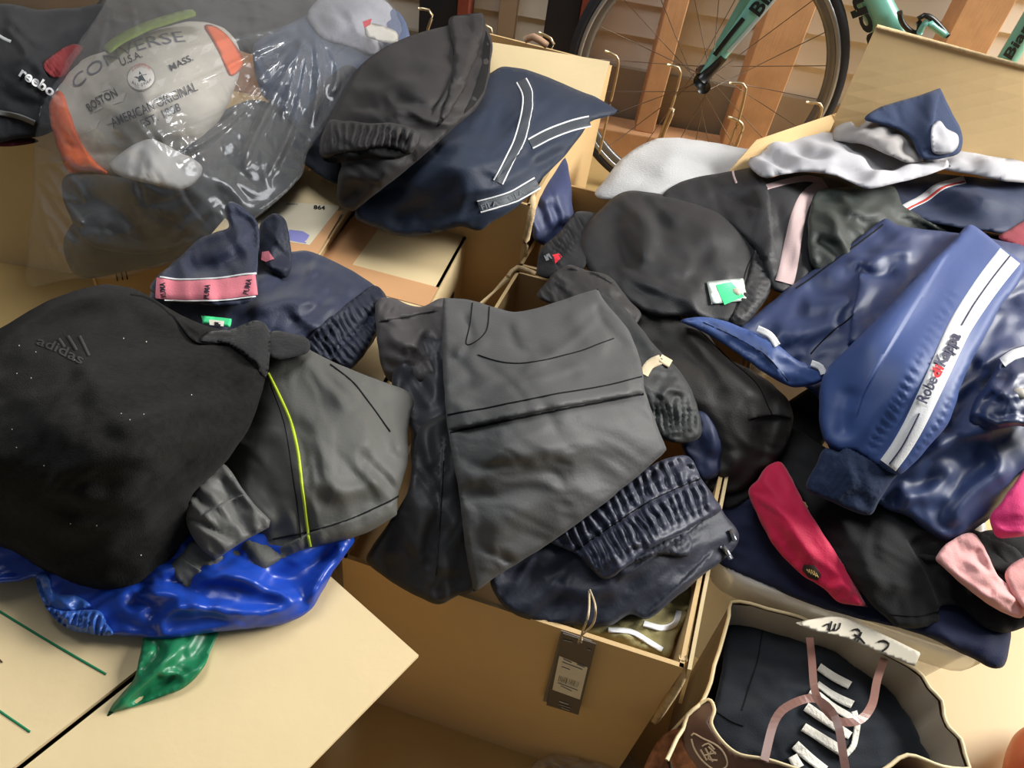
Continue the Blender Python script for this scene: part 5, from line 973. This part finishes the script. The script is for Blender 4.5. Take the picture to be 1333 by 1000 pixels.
ribbon([(995, 990, 0.290), (1006, 945, 0.295), (1018, 925, 0.300), (1042, 912, 0.305), (1062, 910, 0.305), (1082, 925, 0.305), (1092, 948, 0.305), (1098, 985, 0.300), (1103, 1015, 0.295)], .0085, bag)
# black sweatshirt in the bag
o, S = cloth('black_sweatshirt', [(948, 812), (985, 805), (1035, 822), (1090, 850), (1150, 890), (1185, 935), (1215, 1000), (1210, 1050), (1000, 1050), (950, 985), (922, 945), (930, 915), (940, 870)], [(948, 812, 0.230), (1035, 825, 0.225), (1150, 890, 0.225), (1215, 1000, 0.225), (1000, 1045, 0.255), (925, 945, 0.250), (1060, 930, 0.260), (985, 880, 0.250)], fabric('blue_black_sweat', (32, 36, 42), rough=.9), None, rim=12, rimm=.014, back=.06, seed=83, noise=soft(.004, 60))
tag(o, 'black sweatshirt with big white chenille letters inside the paper bag', 'sweatshirt', CLG)
CHN = fabric('white_chenille', (226, 222, 210), nscale=260, nstr=1.2)
for pl, w_ in (([(1066, 868), (1085, 880), (1106, 893)], 10), ([(1064, 890), (1088, 905), (1110, 917)], 10), ([(1054, 900), (1080, 916), (1118, 940)], 11), ([(1049, 920), (1075, 938), (1108, 958)], 11), ([(1046, 946), (1070, 962), (1098, 980)], 13), ([(1035, 970), (1052, 985), (1075, 1003)], 13), ([(1032, 984), (1040, 1000)], 14), ([(1112, 925), (1116, 945), (1112, 970), (1098, 985)], 8)):
    strip('white_letter', S, pl, w_, CHN, o, lift=.005)
strip('seam', S, [(992, 822), (986, 860), (972, 905), (966, 925)], 2, SEAM, o, lift=.001); strip('seam', S, [(930, 925), (950, 938), (968, 945)], 2, SEAM, o, lift=.001)
# orange-red bag at the bottom right edge
o, S = cloth('orange_pouch', [(1306, 1040), (1308, 985), (1318, 960), (1335, 945), (1390, 930), (1390, 1040)], [(1306, 1030, .06), (1318, 960, .08), (1390, 930, .09), (1390, 1040, .08), (1345, 990, .14)], mat('orange_vinyl', (214, 92, 60), rough=.35, spec=.5), None, rim=22, rimm=.03, back=.06, seed=84, noise=soft(.004, 50))
tag(o, 'orange red vinyl pouch on the floor at the bottom right corner', 'pouch')
# crumpled clear bag on the floor
CLR = film('clear_film', (.97, .97, .97), .07, .05)
o, S = cloth('plastic_scrap', [(690, 1000), (712, 984), (740, 980), (770, 992), (800, 975), (822, 985), (830, 1040), (690, 1040)], [(690, 1000, .02), (740, 981, .05), (830, 1000, .03), (750, 1035, .04), (800, 1000, .06)], CLR, None, rim=6, rimm=.006, back=.01, seed=85, noise=NZ(.008, 16, 20), step=4)
tag(o, 'crumpled clear plastic film on the floor below the hang tag', 'plastic')

# ================================================================== BIG CLEAR PLASTIC BAG AND WHAT IS IN IT
BIN = 'clothes inside the clear plastic bag'
OR = nylon('orange_nylon', (232, 104, 50), rough=.5); GY = fabric('grey_check', (184, 178, 164), sheen=0, nstr=.15)
t = empty('drawstring_bag', tuple(PZ(190, 220, .25)), 'grey and orange sports bag with printed lettering inside the clear bag', 'bag')
o, S = cloth('body', [(66, 130), (80, 100), (110, 76), (150, 62), (200, 40), (250, 28), (290, 36), (310, 60), (312, 90), (300, 130), (280, 165), (250, 200), (200, 225), (140, 230), (92, 222), (74, 190)], [(66, 130, .42), (110, 76, .43), (250, 28, .44), (312, 80, .43), (280, 165, .42), (200, 225, .36), (92, 222, .36), (180, 120, .49), (240, 80, .49)], GY, t, rim=30, rimm=.03, back=.12, seed=91, noise=soft(.006, 70, 20, 2))
# checked weave: paler squares woven into the grey panel
CK = fabric('pale_check', (196, 190, 178), sheen=0, nstr=.15)
for i in range(7):
    for j in range(4):
        x = 112+i*26+j*9; y = 172-i*9.5-j*26
        q = np.array([(x, y), (x+13, y-5), (x+18, y-17), (x+5, y-12)], float)
        if inside(q, S.out).all(): decal('check_square', S, q.tolist(), CK, o, lift=.001, step=14)
cloth('side_panel', [(64, 135), (74, 118), (82, 122), (92, 150), (105, 185), (125, 212), (142, 228), (110, 226), (90, 224), (76, 195), (66, 160)], None, OR, t, base=S, lift=.006, rim=6, rimm=.004, back=.008, noise=NZ(.004, 30, 70, 2), seed=92, step=4)
cloth('side_panel', [(266, 34), (280, 34), (300, 50), (316, 76), (312, 92), (300, 98), (290, 78), (278, 55)], None, OR, t, base=S, lift=.006, rim=6, rimm=.004, back=.008, noise=NZ(.004, 26, 60, 2), seed=93, step=4)
GI = mat('bag_print', (40, 40, 46), rough=.7); GO = mat('bag_outline_print', (96, 98, 112), rough=.7)
text_on('lettering', S, 'CONVERSE', (98, 117), (242, 54), 15, GO, o, lift=.004, arc=14, bold=-.005)
text_on('lettering', S, 'U.S.A.', (158, 86), (186, 74), 9, GI, o, lift=.004); text_on('lettering', S, 'BOSTON', (116, 145), (153, 123), 11, GI, o, lift=.004); text_on('lettering', S, 'MASS.', (223, 93), (252, 79), 9, GI, o, lift=.004)
text_on('lettering', S, 'AMERICAN ORIGINAL', (147, 166), (258, 117), 12, GI, o, lift=.004, bold=.005); text_on('lettering', S, 'EST. 1908', (186, 166), (236, 143), 11, GI, o, lift=.004)
cc = (184, 101)
def disc(cx, cy, r, n=28): return [(cx+r*math.cos(2*math.pi*k/n), cy+r*.95*math.sin(2*math.pi*k/n)) for k in range(n)]
em = decal('round_emblem', S, disc(*cc, 19), mat('emblem_rim', (150, 146, 138)), o, lift=.004); decal('emblem_face', S, disc(*cc, 17.5), mat('emblem_white', (226, 220, 208)), em, lift=.0065)
star = []
for k in range(10):
    a = -math.pi/2-.25+math.pi*k/5; r = 9.5 if k % 2 == 0 else 3.9; star.append((cc[0]+r*math.cos(a), cc[1]+r*math.sin(a)))
decal('emblem_star', S, star, mat('star_navy', (36, 58, 70)), em, lift=.011, step=3)
text_on('lettering', S, 'CONVERSE', (172, 93), (196, 91), 4, mat('emblem_red', (196, 110, 96)), em, lift=.0105, arc=6); text_on('lettering', S, 'ALL STAR', (172, 108), (198, 104), 4, mat('emblem_grey', (110, 112, 116)), em, lift=.0105, arc=-7)
o, S = cloth('olive_shirt', [(135, 60), (160, 42), (200, 24), (250, 12), (255, 20), (200, 38), (160, 57), (142, 70)], [(135, 60, .47), (200, 24, .485), (250, 14, .485), (160, 58, .49)], fabric('olive_green', (112, 130, 60)), None, rim=6, rimm=.01, back=.03, seed=94, noise=NZ(.003, 25, -30), step=4)
tag(o, 'olive green shirt edge above the printed bag in the clear bag', 'shirt', BIN)
GKN = fabric('grey_knit', (150, 150, 148)); DKG = fabric('dark_grey_knit', (52, 52, 52), rough=.9); DKC = fabric('charcoal_knit', (62, 62, 60), rough=.9)
o, S = cloth('grey_shirt', [(142, 216), (156, 200), (180, 186), (200, 182), (230, 196), (262, 215), (262, 228), (240, 246), (200, 240), (160, 230)], [(142, 216, .43), (195, 183, .44), (262, 220, .42), (240, 246, .41), (200, 215, .455)], fabric('pale_grey', (176, 174, 168)), None, rim=12, rimm=.016, back=.04, seed=95, noise=NZ(.005, 30, 70, 2), step=4, folds=[('r', [(190, 190), (196, 212), (195, 235)], .006, 7), ('r', [(215, 195), (225, 212), (250, 230)], -.006, 6)])
tag(o, 'pale grey shirt bundled below the printed bag in the clear bag', 'shirt', BIN)
o, S = cloth('charcoal_sweater', [(80, 240), (92, 226), (140, 228), (190, 238), (240, 248), (262, 225), (250, 205), (220, 180), (280, 150), (330, 130), (375, 150), (395, 200), (385, 235), (350, 272), (305, 300), (200, 330), (120, 320), (90, 280)], [(80, 240, .34), (140, 228, .38), (240, 248, .385), (280, 150, .41), (375, 150, .40), (395, 200, .43), (340, 275, .415), (200, 320, .31), (100, 290, .30), (250, 270, .365), (320, 200, .42)], DKC, None, rim=24, rimm=.03, back=.08, seed=96, noise=soft(.010, 60, 20, 2), folds=[('r', [(240, 200), (300, 185), (360, 190)], .010, 14), ('r', [(220, 260), (280, 255), (340, 240)], -.008, 14)])
tag(o, 'charcoal sweater filling the right of the clear bag', 'sweater', BIN)
o, S = cloth('black_sweater', [(82, 320), (95, 290), (120, 272), (180, 262), (260, 262), (330, 250), (350, 265), (310, 300), (250, 330), (180, 350), (120, 362), (95, 355)], [(82, 320, .255), (120, 272, .33), (260, 262, .36), (345, 260, .415), (310, 300, .385), (180, 350, .23), (100, 356, .22), (190, 300, .335)], DKG, None, rim=26, rimm=.03, back=.06, seed=97, noise=soft(.008, 60, 5, 2.5))
tag(o, 'black sweater rolled along the bottom of the clear bag', 'sweater', BIN)
o, S = cloth('navy_jeans', [(330, 60), (360, 40), (400, 20), (440, 10), (480, 20), (490, 60), (470, 110), (430, 150), (400, 190), (380, 160), (340, 120)], [(330, 60, .42), (440, 10, .43), (490, 60, .43), (400, 190, .40), (420, 90, .46)], fabric('blue_grey_denim', (70, 82, 100)), None, rim=20, rimm=.02, back=.06, seed=98, noise=NZ(.010, 40, 60, 2), step=4)
tag(o, 'blue grey denim behind the knotted neck of the clear bag', 'jeans', BIN)
o, S = cloth('white_film_bunch', [(400, 20), (420, -5), (460, -20), (500, 0), (520, 25), (518, 50), (490, 70), (450, 60), (420, 50)], [(400, 20, .44), (460, -15, .45), (518, 45, .44), (450, 60, .45), (460, 20, .475)], fabric('film_bunch_white', (160, 160, 166), nscale=200, nstr=.6), None, rim=14, rimm=.02, back=.04, seed=99, noise=NZ(.006, 25, 40), step=4)  # solid pale cloth added in place of bunched translucent film
tag(o, 'white film bunch, modelled as solid cloth, in the right top of the clear bag', 'towel', BIN)
oc, S = cloth('care_card', [(473, 28, 1), (500, 34), (518, 42, 1), (519, 56, 1), (500, 55), (476, 48, 1)], [(473, 28, .485), (518, 42, .485), (519, 56, .48), (476, 48, .485)], PAPER, None, rim=3, rimm=.001, back=.001, step=5)
tag(oc, 'small white card with a red corner on the clear bag', 'card', BIN); decal('red_corner', S, [(472, 28), (484, 24), (482, 32), (474, 36)], mat('red_label', (214, 48, 62)), oc, lift=.002)
o, S = cloth('blue_bag', [(486, 24), (500, 10), (522, 18), (534, 48), (530, 62), (505, 60)], [(486, 24, .45), (522, 18, .45), (534, 50, .45), (505, 60, .46)], nylon('slate_blue', (88, 100, 128)), None, rim=10, rimm=.014, back=.04, seed=100, noise=NZ(.004, 25), step=4)
tag(o, 'slate blue bag corner beside the white card', 'bag', BIN)
o, S = cloth('black_jacket', [(112, 40), (130, 0), (180, -30), (300, -45), (420, -40), (440, -10), (400, 30), (340, 70), (300, 60), (240, 40), (160, 70), (125, 75)], [(112, 40, .38), (180, -30, .385), (420, -40, .39), (400, 30, .40), (300, 60, .40), (150, 70, .385), (250, 0, .41)], DKC, None, rim=16, rimm=.02, back=.05, seed=110, noise=NZ(.008, 45, 30, 2), step=5)
tag(o, 'dark jacket behind the printed bag at the top of the clear bag', 'jacket', BIN)
# the film itself
FILM = film('bag_film', (.98, .98, .99), .05, .025)
pb_ = empty('plastic_bag', tuple(PZ(180, 330, .17)), 'large clear plastic bag full of clothes at the upper left', 'plastic bag')
o, S = cloth('film', [(120, 30), (136, 5), (150, -25), (300, -40), (470, -30), (510, 5), (524, 40), (500, 70), (470, 90), (440, 140), (400, 200), (392, 230), (350, 270), (300, 305), (230, 338), (160, 360), (90, 364), (38, 372), (36, 330), (42, 260), (44, 200), (50, 150), (62, 115), (84, 82)],
    [(120, 30, .44), (300, -40, .50), (470, -30, .50), (524, 40, .50), (440, 140, .49), (392, 230, .475), (300, 305, .42), (160, 360, .26), (38, 372, .06), (42, 260, .27), (50, 150, .40), (84, 82, .44), (180, 120, .545), (250, 80, .55), (300, 200, .475), (200, 300, .385), (340, 265, .455), (190, 215, .495), (400, 60, .55), (330, 130, .50), (120, 200, .45), (130, 270, .385), (92, 315, .325), (105, 350, .275), (85, 280, .335)],
    FILM, pb_, rim=10, rimm=.012, back=.004, seed=101, step=3, noise=[('p', .010, 60, 50, 1.5), ('r', .006, 44, -40, 3.0), ('r', .004, 18, 60, 2.4), ('v', .003, 26, 20, 2.4)],
    folds=[('r', [(400, 40), (350, 90), (290, 150), (200, 180)], .016, 5), ('r', [(400, 40), (330, 70), (260, 110)], .012, 4), ('r', [(400, 40), (360, 120), (330, 180), (308, 235)], .02, 6), ('r', [(398, 40), (380, 110), (365, 160)], .016, 5), ('r', [(410, 40), (415, 100), (405, 170)], .014, 5), ('r', [(395, 36), (330, 20), (250, 20)], .014, 6), ('r', [(395, 30), (300, 50), (220, 70)], .01, 4), ('r', [(60, 220), (90, 270), (115, 300)], .012, 4), ('r', [(45, 230), (80, 290), (110, 320)], -.012, 5), ('r', [(55, 200), (100, 240), (115, 270)], .010, 4), ('r', [(50, 250), (65, 300), (85, 340)], .012, 4), ('r', [(140, 10), (130, 60), (120, 90)], .010, 4), ('r', [(170, 0), (176, 40), (170, 60)], .010, 4), ('r', [(80, 200), (100, 220), (140, 225)], .008, 4), ('r', [(48, 215), (75, 212), (96, 205)], .008, 3), ('r', [(50, 235), (75, 255), (108, 262)], .008, 3), ('r', [(48, 270), (70, 285), (95, 318)], .009, 3), ('r', [(60, 245), (90, 285), (112, 290)], .008, 3), ('r', [(45, 305), (60, 320), (75, 352)], .009, 3), ('r', [(70, 320), (85, 335), (90, 358)], .008, 3), ('r', [(395, 30), (290, 90), (150, 150)], .008, 3), ('r', [(400, 45), (300, 160), (210, 215)], .010, 3), ('r', [(405, 45), (385, 150), (345, 240)], .012, 4), ('r', [(420, 45), (440, 90), (430, 130)], .012, 4), ('r', [(395, 25), (320, 0), (200, -10)], .012, 4), ('r', [(130, 20), (160, 30), (190, 20)], .010, 3)])
# ---------------- dark sports bag at the top left
BKB = fabric('black_bag_cloth', (38, 39, 42), rough=.8, eps=.015)
t = thing('sports_bag', 60, 100, .40, 'black sports bag with white lettering and a red ribbed panel, top left', 'bag', None)
o, S = cloth('body', [(-40, 20), (0, 5), (50, 12), (100, 10), (140, 8), (150, 40), (140, 90), (110, 130), (70, 170), (30, 180), (-40, 178)], [(-40, 20, .40), (50, 10, .42), (145, 20, .40), (130, 90, .40), (70, 170, .365), (-40, 178, .37), (50, 90, .455)], BKB, t, rim=20, rimm=.02, back=.08, seed=102, noise=NZ(.010, 45, 60, 2),
    folds=[('r', [(0, 30), (30, 60), (35, 75), (10, 85)], .010, 5), ('r', [(10, 20), (40, 50), (60, 60)], .010, 6), ('r', [(70, 60), (90, 40), (130, 35)], .008, 8), ('r', [(0, 140), (30, 150), (60, 165)], .008, 6), ('r', [(0, 110), (20, 130), (60, 140)], -.008, 8)])
cloth('ribbed_panel', [(56, 84), (70, 70), (92, 58), (108, 62), (96, 80), (84, 98), (68, 100)], None, fabric('red_rib', (124, 48, 50)), t, base=S, lift=.006, rim=5, rimm=.004, back=.006, noise=[], folds=[('g', [(62, 92), (82, 76), (102, 62)], .004, 16, 5.0)], seed=103, step=2.5)
text_on('lettering', S, 'reebok', (24, 98), (78, 132), 13, WHITE, o, lift=.007, bold=.03)
strip('white_trim', S, [(-30, 144), (0, 147), (25, 152), (45, 160)], 7, mat('trim_grey', (120, 120, 116)), o, lift=.003)
strip('white_trim', S, [(-5, 44), (5, 50), (14, 54)], 4, WHITE, o, lift=.003)
o, S = cloth('dark_red_cloth', [(-40, 165), (0, 168), (30, 176), (50, 184), (20, 190), (-40, 188)], [(-40, 165, .36), (0, 168, .365), (50, 184, .355), (-40, 188, .355)], fabric('wine_red', (70, 20, 28)), None, rim=5, rimm=.006, back=.012, seed=104, step=4)
tag(o, 'wine red cloth strip under the black sports bag', 'cloth', CLG)
